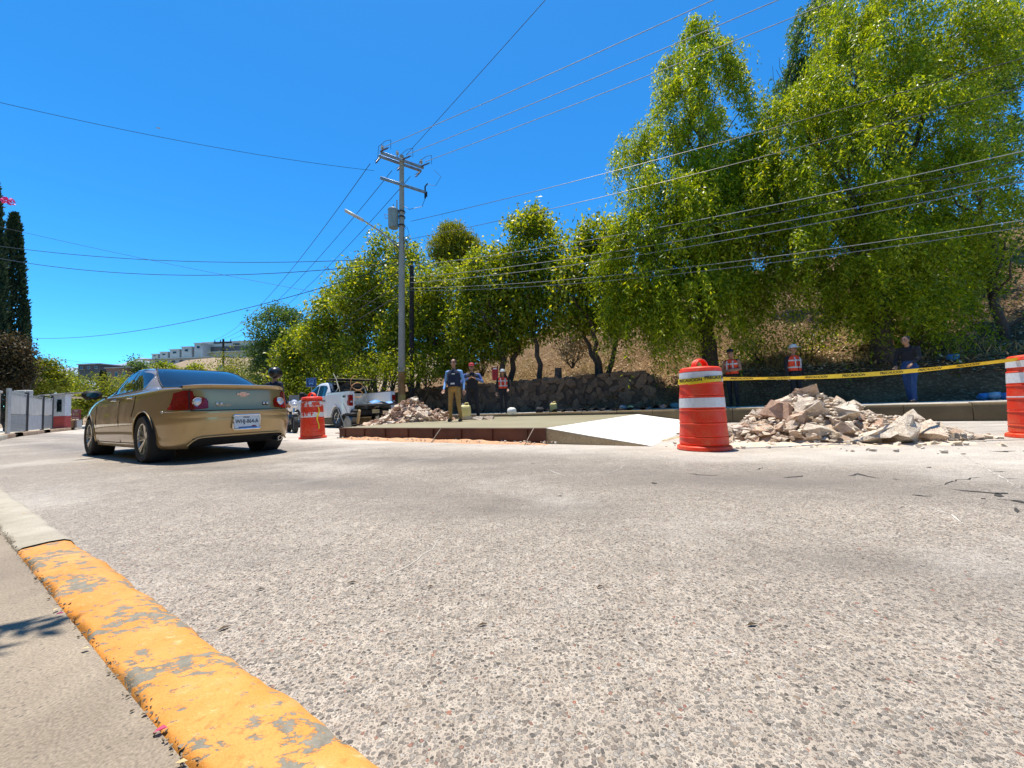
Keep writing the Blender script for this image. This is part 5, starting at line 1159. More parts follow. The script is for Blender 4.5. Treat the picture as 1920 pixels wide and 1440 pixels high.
def figure(h, legs='still', arms=None, shoulders=.19, belly=.0, build=1.0, nod=0.0):
    """standard standing skeleton scaled to height h, facing -y; returns parts"""
    k = h/1.75; v = lambda x, y, z: Vector((x*k, y*k, z*k)); P = []; w_ = build
    # legs and shoes
    st_ = {'still': ((.10, 0), (-.10, .02)), 'wide': ((.17, -.02), (-.16, .03)), 'stride': ((.11, -.16), (-.11, .15))}[legs]
    for (fx, fy), sg in zip(st_, (1, -1)):
        hip = v(sg*.09, 0, .92); kn = v(sg*.09*.5+fx*.5, fy*.5-.03, .50); an_ = v(fx, fy+.02, .09)
        P += [(hip, .092*k*w_, kn, .062*k*w_, 'legs'), (kn, .062*k*w_, an_, .046*k*w_, 'legs'), (v(fx, fy+.05, .045), .042*k, v(fx, fy-.12, .035), .036*k, 'shoes')]
    P += [(v(0, 0, .93), (.155*k*w_, (.105+belly*.4)*k, .10*k), v(0, -belly*.3, 1.08), (.145*k*w_, (.10+belly)*k, .10*k), 'hips'),
          (v(0, -belly*.3, 1.08), (.145*k*w_, (.10+belly)*k, .10*k), v(0, 0, 1.30), (.165*k*w_, .11*k, .10*k), 'torso'), (v(-.10, 0, 1.385), .075*k, v(.10, 0, 1.385), .075*k, 'torso'), (v(-.16*w_, .01, 1.40), .055*k, v(.16*w_, .01, 1.40), .055*k, 'torso')]
    P += [(v(0, .01, 1.43), .056*k, v(0, -.01-nod*.3, 1.53), .052*k, 'skin')]
    hc = v(0, -.02-nod*.6, 1.645-nod*.3)
    P += [(hc+v(0, .01, .02), (.076*k, .094*k, .098*k), hc+v(0, -.012, -.05), (.060*k, .072*k, .07*k), 'skin'), (hc+v(0, -.095, -.005), .014*k, hc+v(0, -.108, -.03), .017*k, 'skin'), (hc+v(-.08, .005, -.01), (.010*k, .02*k, .03*k), hc+v(-.08, .006, -.012), (.010*k, .02*k, .03*k), 'skin'),
          (hc+v(.08, .005, -.01), (.010*k, .02*k, .03*k), hc+v(.08, .006, -.012), (.010*k, .02*k, .03*k), 'skin'), (hc+v(-.02, -.082, -.062), .012*k, hc+v(.02, -.082, -.062), .012*k, 'skin')]
    arms = arms or {1: ((.26, .02, 1.12), (.27, -.04, .87)), -1: ((-.26, .02, 1.12), (-.27, -.04, .87))}
    for sg, (el, wr) in arms.items():
        sh = v(sg*shoulders*w_, .01, 1.39); el, wr = v(*el), v(*wr); P += [(sh, .058*k, el, .044*k, 'sleeve'), (el, .044*k, wr, .033*k, 'sleeve')]; P += hand(wr+(wr-el).normalized()*.02, wr-el, sg)
    return P, hc, k
HAIR = pm('dark_hair', (.02, .014, .010), (.04, .028, .02), .6, scale=40); JEAN = pm('blue_denim', (.01, .04, .14), (.016, .06, .18), .8, scale=20); BLACKC = pm('black_cloth', (.010, .010, .013), (.02, .02, .024), .9, scale=15, bump=.4)
NAVY = pm('navy_cloth', (.007, .011, .032), (.012, .02, .05), .85, scale=14, bump=.4); LBLUE = pm('light_blue_shirt', (.16, .33, .66), (.24, .42, .74), .8, scale=12, bump=.5, bscale=25); KHAKI = pm('khaki_trousers', (.40, .235, .07), (.30, .17, .045), .85, scale=10, bump=.5, bscale=22)
SHOE = pm('dark_shoes', (.03, .02, .015), (.05, .03, .02), .6); HIVIS = pm('orange_vest', (.85, .07, .015), (.75, .05, .01), .7, scale=12, bump=.4); STRIPE = pm('silver_stripe', (.62, .60, .55), (.5, .48, .44), .4)
REDCAP = pm('red_cap', (.42, .015, .02), (.30, .01, .015), .7); WHITEH = pm('white_plastic', (.75, .74, .70), (.65, .64, .6), .35); DARKS = pm('dark_lens', (.008, .008, .009), None, .1); BLUEW = pm('blue_work_jacket', (.05, .09, .26), (.10, .16, .36), .85, scale=9, bump=.5)
def hair(hc, k, root, mat=None): MB().ball(hc+Vector((0, .030, .042))*k, (.083*k, .090*k, .082*k), 14, 9).build('hair', mat or HAIR, root)
def cap(hc, k, root, mat, brim=True, hard=False):
    b = MB(); c = hc+Vector((0, .005, .045))*k; b.lathe([(.094*k, 0), (.096*k, .03*k), (.082*k, .075*k), (.05*k, .10*k), (.001, .108*k)], 18, Matrix.Translation(c) @ Matrix.Diagonal((1, 1.12, 1, 1)))
    if hard: b.lathe([(.094*k, 0), (.118*k, -.008*k), (.118*k, .0), (.094*k, .012*k)], 18, Matrix.Translation(c) @ Matrix.Diagonal((1, 1.2, 1, 1)))
    h_ = b.build('helmet' if hard else 'cap', mat, root)
    if brim: b = MB(); b.box(c+Vector((0, -.13*k, .004)), (.15*k, .13*k, .012), Euler((R(10), 0, 0)), .005); b.build('brim', mat, h_)
    return h_
def glasses(hc, k, root):
    b = MB()
    for s in (-1, 1): b.ball(hc+Vector((s*.034, -.092, .018))*k, (.028*k, .010, .020*k), 10, 6); b.tube([hc+Vector((s*.06, -.085, .022))*k, hc+Vector((s*.082, .0, .02))*k], .005, 5)
    b.tube([hc+Vector((-.02, -.098, .022))*k, hc+Vector((.02, -.098, .022))*k], .005, 5); b.build('sunglasses', DARKS, root)
def eyes(hc, k, root):
    b = MB()
    for s in (-1, 1): b.ball(hc+Vector((s*.032, -.086, .012))*k, (.013*k, .008*k, .009*k), 8, 6)
    b.build('eyes', DARKS, root)
def vest(k, root, mat, belly=0, w_=1.0, stripes=True, z0=1.0, name='vest', patch=None):
    b = MB(); prof = [(.175, .145, z0), (.170, .142, 1.1), (.182, .142, 1.25), (.192, .135, 1.34), (.165, .105, 1.415), (.10, .085, 1.455)]; P_ = []
    for rx, ry, z in prof: P_.append([(rx*k*w_*math.copysign(abs(math.cos(a))**.8, math.cos(a)), ((ry+belly)*k)*math.sin(a), z*k) for a in np.linspace(0, 2*math.pi, 29)])
    vb = b.grid(P_).build(name, mat, root, True, 60)
    if stripes:
        s_ = MB()
        for z, rx, ry in ((1.30, .195, .146), (1.10, .178, .150)):
            s_.grid([[(rx*k*w_*math.copysign(abs(math.cos(a))**.8, math.cos(a)), (ry+belly)*k*math.sin(a), (z+dz)*k) for a in np.linspace(0, 2*math.pi, 29)] for dz in (-.02, .025)])
        for sx in (-1, 1): s_.grid([[((sx*.085+dx)*k, (-.148 if z < 1.36 else -.118)*k, z*k) for dx in (-.02, .02)] for z in (1.12, 1.25, 1.33, 1.40)])
        s_.build('reflective_stripe', STRIPE, vb, True, 60)
        zz_ = MB(); zz_.box((0, -(.150+belly)*k, 1.18*k), (.016, .006, .34*k)); zz_.build('zip', BLACKC, vb)
    if patch: q = MB(); q.box((patch[0]*k, -(.152+belly)*k, patch[1]*k), (patch[2]*k, .006, patch[3]*k)); q.build('printed_patch', WHITEH, vb)
    return vb
# man in blue shirt, dark vest and khaki trousers on the slab
L1 = (-1.60, 10.55, SZ); P_, hc, k = figure(1.72, 'wide', {1: ((.27, .03, 1.12), (.30, -.06, .90)), -1: ((-.28, .05, 1.13), (-.27, -.10, .92))}, belly=.03, build=1.05)
r, _ = person('man in sunglasses with light blue shirt, dark vest and khaki trousers on the slab', L1, R(-12), P_, {'legs': KHAKI, 'hips': KHAKI, 'torso': LBLUE, 'sleeve': LBLUE, 'skin': SKIN, 'shoes': SHOE})
vest(k, r, NAVY, .03, 1.02, False, .98, patch=(.02, 1.06, .12, .045)); hair(hc, k, r); glasses(hc, k, r)
q = MB(); q.box((.05*k, -.155*k-.03, 1.33*k), (.09*k, .006, .03*k)); q.build('chest_print', WHITEH, r)
# man in red cap holding his hands before his chest
L2 = (-1.28, 12.2, SZ); P_, hc, k = figure(1.76, 'wide', {1: ((.34, -.05, 1.17), (.13, -.27, 1.26)), -1: ((-.34, -.05, 1.17), (-.10, -.27, 1.27))}, belly=.06, build=1.18)
r, _ = person('stocky man in red cap and blue jacket with hands raised before his chest', L2, R(4), P_, {'legs': BLACKC, 'hips': BLACKC, 'torso': BLUEW, 'sleeve': BLUEW, 'skin': SKIN, 'shoes': SHOE})
vest(k, r, BLACKC, .06, 1.08, False, .96, 'black_apron'); cap(hc, k, r, REDCAP); hair(hc-Vector((0, -.01, .01)), k*.97, r); eyes(hc, k, r)
# worker in orange vest in front of the wall
L3 = (px_at(943, 14.2), 14.2, FZ); P_, hc, k = figure(1.62, 'still', {1: ((.25, .03, 1.13), (.20, -.12, .98)), -1: ((-.26, .02, 1.12), (-.26, -.04, .88))})
r, _ = person('worker in orange vest and white helmet standing before the stone wall', L3, R(2), P_, {'legs': BLACKC, 'hips': BLACKC, 'torso': BLACKC, 'sleeve': BLACKC, 'skin': SKIN, 'shoes': SHOE}); vest(k, r, HIVIS); cap(hc, k, r, WHITEH, True, True); eyes(hc, k, r)
# workers in the shade on the far sidewalk
L4 = (px_at(1374, 11.6), 11.6, FZ); P_, hc, k = figure(1.74, 'still', {1: ((.25, -.02, 1.13), (.05, -.25, 1.12)), -1: ((-.26, .0, 1.12), (-.02, -.24, 1.08))}, nod=.06)
r, _ = person('worker in orange vest and dark cap in the shade behind the taped drum', L4, R(-50), P_, {'legs': BLACKC, 'hips': BLACKC, 'torso': BLACKC, 'sleeve': SKIN, 'skin': SKIN, 'shoes': SHOE}); vest(k, r, HIVIS); cap(hc, k, r, BLACKC); eyes(hc, k, r)
L5 = (px_at(1491, 11.0), 11.0, FZ); P_, hc, k = figure(1.72, 'still')
r, _ = person('worker in red-orange vest and white helmet in the shade between the trunks', L5, R(8), P_, {'legs': BLACKC, 'hips': BLACKC, 'torso': BLACKC, 'sleeve': BLACKC, 'skin': SKIN, 'shoes': SHOE}); vest(k, r, HIVIS, 0, 1.1); cap(hc, k, r, WHITEH, True, True); eyes(hc, k, r)
L6 = (px_at(1707, 9.4), 9.4, FZ); P_, hc, k = figure(1.66, 'stride', {1: ((.24, -.06, 1.14), (.18, -.26, 1.0)), -1: ((-.24, -.04, 1.12), (-.16, -.24, .96))}, nod=.10)
r, _ = person('person in black shirt with white print and blue jeans in deep shade', L6, R(-70), P_, {'legs': JEAN, 'hips': JEAN, 'torso': BLACKC, 'sleeve': BLACKC, 'skin': SKIN, 'shoes': SHOE}); hair(hc, k, r); eyes(hc, k, r)
q = MB(); q.box((-.02*k, .115*k, 1.22*k), (.22*k, .012, .05*k)); q.lathe([(.03, 0), (.075, 0), (.075, .008), (.03, .008)], 16, Matrix.Translation((0, .12*k, 1.33*k)) @ Matrix.Rotation(R(90), 4, 'X')); q.build('shirt_print', WHITEH, r)
# traffic officer with black helmet behind the sedan
L7 = (px_at(514, 9.4), 9.4, 0); P_, hc, k = figure(1.74, 'still', {1: ((.27, .02, 1.12), (.24, -.12, .92)), -1: ((-.27, .02, 1.12), (-.24, -.12, .92))})
r, _ = person('officer in navy uniform and black motorcycle helmet beyond the sedan trunk', L7, R(165), P_, {'legs': NAVY, 'hips': NAVY, 'torso': NAVY, 'sleeve': NAVY, 'skin': SKIN, 'shoes': SHOE})
b = MB(); b.ball(hc+Vector((0, .0, .03)), (.135, .165, .15), 18, 12); hm = b.build('helmet', pm('black_helmet', (.010, .010, .011), (.016, .016, .017), .32), r); b = MB(); b.ball(hc+Vector((0, -.05, .0)), (.125, .13, .085), 14, 8); b.build('visor', pm('smoked_visor', (.008, .008, .009), None, .25), hm)
b = MB(); b.box((.235, 0, 1.33), (.012, .08, .09), Euler((0, R(-12), 0)), .004); b.build('sleeve_badge', pm('badge_red_white', (.7, .62, .6), (.55, .06, .06), .6, scale=30), r)

# ------------------------------------------------------------------ white pickup
WHITE = m_carpaint('white_paint', (.78, .79, .80), (.70, .71, .72), (.50, .44, .36), .25, 0.0)
BLUEG = m_glass('blue_tinted_glass', (.010, .05, .085)); LINER = pm('dirty_white_bed', (.62, .58, .50), (.42, .37, .30), .7, scale=6)
pk = thing('pickup_truck', 'white pickup with its tailgate down and bed loaded, parked at the far kerb', 'pickup', (-6.4, 16.0, 0), R(141))
# origin = centre of rear axle; x forward, y left
ZS = [.42, .50, .70, .95, 1.12, 1.20, 1.26, 1.32, 1.50, 1.70, 1.84, 1.90, 1.94]
cab = Loft(ZS, [.86]*8+[.90, .98, 1.06, 1.12, 1.25], [4.35, 4.55, 4.60, 4.60, 4.5, 4.0, 3.3, 3.12, 2.82, 2.45, 2.15, 2.0, 1.85], [.96, .99, 1.01, 1.01, 1.0, .99, .98, .965, .92, .865, .82, .77, .55], [9, 9, 9, 9, 9, 9, 9, 9, 8, 7, 6, 5, 4])
NA = 150; zz = np.concatenate([np.linspace(.42, 1.3, 24), np.linspace(1.33, 1.94, 20)]); fine = np.linspace(0, 2*math.pi, 1201); ref = np.array([cab.pt(a, 1.0)[:2] for a in fine]); cl = np.concatenate([[0], np.cumsum(np.linalg.norm(np.diff(ref, axis=0), axis=1))]); ang = np.interp(np.linspace(0, cl[-1], NA+1)[:-1], cl, fine)
vs = [cab.pt(a, z) for z in zz for a in ang]; fs = []
for i in range(len(zz)-1):
    for j in range(NA):
        q = [i*NA+j, i*NA+(j+1) % NA, (i+1)*NA+(j+1) % NA, (i+1)*NA+j]
        if all(math.hypot(vs[v].x-3.7, vs[v].z-.40) < .46 and abs(vs[v].y) > .6 for v in q): continue
        fs.append(q)
tp = len(vs); vs.append(Vector((1.55, 0, 1.945))); fs += [((len(zz)-1)*NA+j, (len(zz)-1)*NA+(j+1) % NA, tp) for j in range(NA)]
cb = MB().add(vs, fs).build('cab', WHITE, pk, True, 50)
for sg in (1, -1):
    for cols in ([(1.06, 1.33, 1.66), (1.15, 1.33, 1.76), (1.60, 1.32, 1.79), (1.72, 1.32, 1.79)], [(1.80, 1.32, 1.79), (2.1, 1.31, 1.76), (2.45, 1.30, 1.62), (2.85, 1.29, 1.40), (3.0, 1.29, 1.31)]):
        xs = np.linspace(cols[0][0], cols[-1][0], 14); lo = np.interp(xs, *zip(*[(c[0], c[1]) for c in cols])); hi = np.interp(xs, *zip(*[(c[0], c[2]) for c in cols]))
        MB().grid([[(x, sg*(cab.y_at(x, z)+.008), z) for z in np.linspace(l, h, 6)] for x, l, h in zip(xs, lo, hi)]).build('side_window', BLUEG, cb, True, 60)
    for x in (.93, 1.75, 3.02): MB().tube([(x, sg*(cab.y_at(x, z)+.002), z) for z in np.linspace(.55, 1.28, 6)], .006, 4).build('shut_line', DARKM, cb)
    for x in (1.12, 1.95): b = MB(); b.box((x, sg*(cab.y_at(x, 1.12)+.02), 1.12), (.17, .04, .045), None, .012); b.build('door_handle', BLKP, cb)
    b = MB(); b.box((2.75, sg*1.16, 1.42), (.12, .26, .28), None, .05); b.build('mirror', BLKP, pk)
b = MB(); b.grid([[(cab.x_rear(y, z)-.008, y, z) for y in np.linspace(-.76, .76, 9)] for z in np.linspace(1.36, 1.80, 7)]); b.build('rear_window', GLASS, cb, True, 60)
b = MB(); b.box((1.0, 0, 1.855), (.04, .34, .05), None, .01); b.build('brake_lamp', REDL, cb)
BX0, BX1, BZ, RAIL = -1.02, .80, .92, 1.42
for sg in (1, -1):   # bed sides with wheel arch
    poly = [(BX0, .55), (-.48, .55)]+[(.46*math.cos(a), .42+.46*math.sin(a)) for a in np.linspace(R(163), R(17), 15)]+[(.50, .52), (BX1, .50), (BX1, RAIL), (BX0, RAIL)]
    b = MB(); b.prism(poly, sg*.80, sg*1.005, 'y'); bs = b.build('bed_side', WHITE, pk, True, 30)
    b = MB(); b.tube([(.47*math.cos(a), sg*1.008, .42+.47*math.sin(a)) for a in np.linspace(R(170), R(10), 18)], .022, 6); b.build('wheel_arch', WHITE, bs)
    b = MB(); b.box((-.11, sg*.90, RAIL+.012), (1.86, .16, .025), None, .008); b.build('bed_rail', BLKP, bs)
    b = MB(); b.prism([(BX0-.012, .86), (BX0+.14, .88), (BX0+.16, 1.05), (BX0+.10, 1.08), (BX0+.10, 1.28), (BX0-.012, 1.28)], sg*.86, sg*1.016, 'y'); b.build('tail_light', REDL, pk)
    b = MB(); b.box((BX0-.014, sg*.93, 1.02), (.01, .09, .06)); b.build('reverse_lamp', LENS, pk)
    for x in (0, 3.68): wheel(pk, x, sg*.87, .39, .27, sg, .56, 6, False)
b = MB(); b.box((-.11, 0, BZ-.03), (1.84, 1.62, .06)); b.box((BX1-.03, 0, (BZ+RAIL)/2), (.06, 1.62, RAIL-BZ)); b.build('bed', LINER, pk)
b = MB(); b.box((BX0-.30, 0, BZ-.045), (.60, 1.50, .07), None, .01); tg = b.build('tailgate', pm('tailgate_inner', (.05, .05, .052), (.09, .085, .08), .6), pk)
b = MB(); b.box((BX0-.06, 0, .60), (.22, 1.94, .22), None, .05); b.box((-.5, 0, .55), (1.2, 1.2, .14)); b.box((2.4, 0, .48), (4.0, 1.5, .2)); b.build('bumper', BLKP, pk)
b = MB(); b.box((BX0-.175, .0, .62), (.01, .32, .16)); b.build('licence_plate', pm('tan_plate', (.55, .45, .25), (.4, .33, .2), .6), pk)
rk = MB()
for sg in (1, -1): rk.tube([(.55, sg*.86, RAIL), (.55, sg*.86, 2.0)], .022, 6)
rk.tube([(.55, -1.05, 2.0), (.55, 1.05, 2.0)], .025, 6); rk.tube([(-.2, -.98, 1.70), (-.95, -.98, 1.62)], .016, 5); rk.box((.95, 0, 2.0), (.9, 1.5, .03)); rk.build('ladder_rack', BLKP, pk)
b = MB()
for y, z, s in ((.3, .0, .1), (-.3, .05, .1)): b.tube([(-1.0, y, .62), (-1.0, y+.02, .62)], .02, 6)
me = text_mesh('4x4', .15, .002, .006); me.transform(Matrix.Translation((-.62, 1.009, 1.24)) @ Matrix(((-1, 0, 0, 0), (0, 0, 1, 0), (0, 1, 0, 0), (0, 0, 0, 1)))); me.materials.append(BLKP); link('lettering', me, pk)
# load
Mp = Matrix.Translation(pk.location) @ Matrix.Rotation(R(141), 4, 'Z')
def in_bed(o, x, y, z, rz=0): o.location = Mp @ Vector((x, y, z)); o.rotation_euler = (0, 0, R(141)+rz)
TARP = pm('blue_tarp', (.03, .15, .42), (.08, .28, .55), .4, scale=7, bump=.6)
P_ = [[(x, y, .05+.05*math.sin(5*x+2*y)+.04*math.sin(9*y)+.03*math.sin(14*x)) for x in np.linspace(-.3, .3, 12)] for y in np.linspace(-.5, .5, 16)]
o = MB().grid(P_).build('folded_tarp', TARP, None, True, 60); in_bed(o, BX0-.26, -.22, BZ); tag(o, 'crumpled blue plastic tarp on the lowered tailgate', 'tarp')
b = MB()
for k_ in range(8): b.hull([Vector((random.uniform(-.12, .12), random.uniform(-.6, .6), 0))+Vector((random.uniform(-.2, .2), random.uniform(-.2, .2), random.uniform(0, .5))) for _ in range(12)])
o = b.build('tool_pile', pm('black_tool_bags', (.02, .02, .022), (.05, .045, .04), .7, scale=8), None, True, 30); in_bed(o, .95, -.1, RAIL+.02); tag(o, 'dark pile of bags and tools behind the pickup cab', 'tools')
b = MB(); b.tube([(0, .26*math.cos(a), .26+.22*math.sin(a)+.01*k_) for k_, a in enumerate(np.linspace(0, 14, 70))], .016, 6); o = b.build('cable_coil', pm('orange_hose', (.45, .16, .04), (.55, .3, .12), .6), None); in_bed(o, -.2, .25, BZ+.02); tag(o, 'coil of orange-brown hose hanging over the pickup load', 'hose')
b = MB(); b.tube([(0, 0, 0), (.15, .02, .5), (.2, .1, .85), (.35, .15, 1.1)], .016, 6); b.tube([(.2, .1, .8), (.05, .1, .5), (.1, .2, .3)], .014, 6); o = b.build('white_hose', pm('cream_hose', (.62, .58, .45), (.5, .45, .35), .6), None); in_bed(o, .15, .72, RAIL-.3); tag(o, 'cream hose sticking up beside the pickup rear window', 'hose')
b = MB(); b.box((0, 0, .03), (.25, 1.7, .035), None, .01); b.box((.2, .1, .045), (.2, 1.3, .03), None, .01); o = b.build('loose_boards', pm('old_plank', (.40, .30, .16), (.30, .22, .12), .85, scale=9), None); in_bed(o, .95, -.25, 2.02, .05); tag(o, 'weathered boards lying across the pickup roof rack', 'boards')

# ------------------------------------------------------------------ motorcycle
MW = pm('white_fairing', (.78, .78, .80), (.66, .67, .70), .25, coat=.5)
mc = thing('motorcycle', 'white and black motorcycle parked behind the scuffed drum', 'motorcycle', (px_at(546, 13.2), 13.2, 0), R(-52))
for x in (-.66, .66): wheel(mc, x, 0, .30, .13, 1, .74, 5, True, BLKP)
b = MB(); b.tube([(.66, .0, .3), (.50, 0, .72), (.42, 0, 1.02)], [.03, .03, .025], 8); b.tube([(.42, -.36, 1.06), (.44, 0, 1.02), (.42, .36, 1.06)], .014, 6); b.build('fork', CHROME, mc)
b = MB(); b.ball((.12, 0, .84), (.30, .15, .14), 14, 9); b.ball((.46, 0, .98), (.12, .15, .16), 12, 8); b.box((.66, 0, .64), (.34, .12, .03), Euler((0, R(-8), 0)), .012); b.build('tank', MW, mc)
b = MB(); b.grid([[(.50+.05*z, y, 1.06+z) for y in np.linspace(-.15, .15, 7)] for z in (0, .1, .2)]); b.build('windscreen', m_glass('smoke_screen', (.1, .12, .14)), mc)
b = MB(); b.box((-.34, 0, .82), (.62, .24, .09), None, .04); b.build('seat', BLACKC, mc)
b = MB(); b.box((.1, 0, .45), (.42, .26, .34), None, .06); b.tube([(-.66, .1, .3), (-.2, .1, .42), (.2, .1, .35)], .025, 6); b.tube([(.3, -.14, .3), (-.2, -.16, .26), (-.75, -.17, .36)], [.025, .03, .05], 8); b.build('engine', pm('engine_metal', (.08, .08, .085), (.2, .2, .2), .4, .7), mc)
b = MB(); b.box((-.72, 0, .86), (.36, .40, .30), None, .05); b.build('top_box', BLKP, mc)
for sg in (1, -1): b = MB(); b.tube([(.42, sg*.25, 1.06), (.44, sg*.34, 1.22)], .008, 5); b.ball((.43, sg*.36, 1.25), (.015, .06, .04), 8, 6); b.build('mirror', BLKP, mc)
b = MB(); b.ball((.58, 0, .92), (.05, .09, .08), 10, 7); b.build('headlight', LENS, mc); b = MB(); b.box((-.91, 0, .78), (.02, .16, .05)); b.build('tail_light', REDL, mc)
# ------------------------------------------------------------------ concrete saw by the truck
cs = thing('concrete_saw', 'black petrol concrete saw on small wheels behind the formwork corner', 'machine', (-5.30, 12.55, 0), R(-30)); EN = pm('engine_grey', (.10, .105, .10), (.22, .23, .22), .4, .5)
b = MB(); b.box((0, 0, .20), (.62, .34, .05), None, .01); b.build('frame', BLKP, cs); b = MB(); b.box((0, 0, .36), (.34, .30, .24), None, .04); b.lathe([(.001, .02), (.12, .02), (.14, 0), (.14, -.03)], 18, Matrix.Translation((0, -.16, .36)) @ Matrix.Rotation(R(90), 4, 'X')); b.build('engine', EN, cs)
b = MB(); b.box((.0, 0, .54), (.40, .32, .12), None, .04); b.build('fuel_tank', BLKP, cs); b = MB(); b.box((.34, 0, .46), (.10, .05, .46), Euler((0, R(14), 0)), .012); b.build('guard', pm('tan_guard', (.60, .42, .18), (.5, .34, .14), .6), cs)
for x, y in ((-.26, -.2), (-.26, .2), (.26, -.2), (.26, .2)): b = MB(); b.lathe([(.001, -.025), (.085, -.025), (.095, 0), (.085, .025), (.001, .025)], 18, Matrix.Translation((x, y, .09)) @ Matrix.Rotation(R(90), 4, 'X')); b.build('wheel', TYRE, cs)
for sg in (1, -1): b = MB(); b.tube([(-.2, sg*.14, .24), (-.5, sg*.15, .75), (-.62, sg*.15, .92)], .014, 6); b.build('handle', GALV, cs)
b = MB(); b.lathe([(.001, -.004), (.20, -.004), (.20, .004), (.001, .004)], 24, Matrix.Translation((.1, -.24, .24)) @ Matrix.Rotation(R(90), 4, 'X')); b.build('blade', GALV, cs)
# ------------------------------------------------------------------ small things round the site
JERRY = pm('yellow_plastic', (.62, .50, .16), (.70, .60, .28), .5, scale=5)
def jerry(label, loc, rz, h=.42):
    j = thing('jerrycan', label, 'jerrycan', loc, rz, 'jerrycans'); s = h/.42
    b = MB(); P_ = []
    for z, kx in ((0, .9), (.02, 1), (.30, 1), (.36, .92), (.39, .6)): P_.append([(.15*s*kx*math.copysign(abs(math.cos(a))**.4, math.cos(a)), .10*s*kx*math.copysign(abs(math.sin(a))**.4, math.sin(a)), z*s) for a in np.linspace(0, 2*math.pi, 33)])
    b.grid(P_); b.add([P_[-1][i] for i in range(32)], [tuple(range(32))]); b.build('can', JERRY, j, True, 40)
    b = MB(); b.cyl((-.07*s, 0, .38*s), (-.07*s, 0, .44*s), .03*s, .03*s, 12); b.build('cap', WHITEH, j); b = MB(); b.tube([(-.02*s, 0, .39*s), (.0, 0, .45*s), (.08*s, 0, .45*s), (.10*s, 0, .38*s)], .016*s, 6); b.build('handle', JERRY, j); return j
jerry('pale yellow jerrycan standing between the two men', (px_at(871, 11.8), 11.8, SZ+.02), .3, .46)
jerry('yellow jerrycan by the stone wall right of the orange-vested worker', (px_at(1036, 13.4), 13.4, FZ), -.4, .34)
for i, (x, Y, w_, lab) in enumerate(((871, 11.7, .5, 'concrete block under the jerrycan between the men'), (897, 11.5, .42, 'flat pale block at the feet of the man in the red cap'), (916, 11.45, .36, 'small pale block right of the man in the red cap'))):
    o = link('concrete_block', CH[3 if i else 7], None); o.location = (px_at(x, Y), Y, SZ+.05); o.scale = (w_, .3, .24); o.rotation_euler = (0, 0, .1*i); tag(o, lab, 'block')
# black plastic sheeting along the back of the slab
P_ = [[(x, y, .03+.05*abs(math.sin(7*x+3*y))+.04*math.sin(17*x-4*y)+.05*math.exp(-((x-2.3)/.2)**2)) for y in np.linspace(-.3, .35, 9)] for x in np.linspace(-1.8, 2.6, 60)]
sh = MB().grid(P_).build('plastic_sheet', pm('black_plastic', (.012, .012, .014), (.03, .03, .034), .22, scale=3), None, True, 70); sh.location = (px_at(1100, 12.7), 12.7, FZ); sh.rotation_euler = (0, 0, R(-32)); tag(sh, 'crumpled black plastic sheet along the sidewalk behind the slab', 'sheet')
for i, (x, Y, s_, m_, lab) in enumerate(((1010, 13.2, .28, BLACKC, 'dark sack lying near the jerrycan by the wall'), (958, 13.0, .3, WHITEH, 'crumpled white bag by the feet of the orange-vested worker'), (1165, 12.0, .24, pm('grey_bag', (.35, .38, .38), (.2, .22, .24), .4, scale=6), 'grey plastic bag at the end of the black sheet'),
        (1180, 12.6, .2, JERRY, 'small tan bag against the dark end of the wall'), (1790, 10.6, .26, TARP, 'bright blue plastic bag on the shaded bank'), (1840, 9.3, .22, TARP, 'bluish bag left of the right-hand drum on the sidewalk'), (1862, 9.2, .26, pm('pale_blue_bag', (.35, .5, .6), (.2, .35, .5), .5, scale=6), 'pale bag in the middle of three by the right-hand drum'), (1882, 9.1, .24, TARP, 'bag nearest the right-hand drum on the shaded sidewalk'),
        (1262, 12.6, .25, pm('teal_bag', (.12, .2, .2), (.2, .28, .28), .5, scale=6), 'teal scrap of plastic beside the taped drum'))):
    v_ = rockpts(s_*.6, s_*.5, s_*.45, 40, 700+i, .8); b = MB(); b.hull(v_.tolist()); o = b.build('plastic_bag', m_, None, True, 50); z_ = FZ if Y < 13.5 else 1.0
    tq = np.array((px_at(x, Y), Y)); tt_, ss_ = tq@D, tq@NN; z_ = float(hill_z(tt_, ss_)) if ss_ > 13.6 else FZ; o.location = (tq[0], tq[1], z_+s_*.3); tag(o, lab, 'bag')
# red panel hung on the dark tree, tree stump, stick
b = MB(); b.box((0, 0, 0), (.24, .05, .52), None, .015); rp = b.build('notice_board', pm('red_board', (.45, .02, .02), (.32, .015, .015), .5), None); rp.location = (px_at(929, 15.3), 15.3, 1.95); tag(rp, 'small red board above the wall beside the orange-vested worker', 'board')
b = MB(); b.box((.0, -.028, .2), (.14, .006, .06)); b.build('board_print', WHITEH, rp)
b = MB(); b.tube([(0, 0, -.1), (.02, 0, .45)], [.16, .14], 10); o = b.build('tree_stump', BARK, None); q_ = G(1046, 700, 0); o.location = (px_at(1047, 15.2), 15.2, 1.62); tag(o, 'short dark tree stump on top of the stone wall', 'stump')
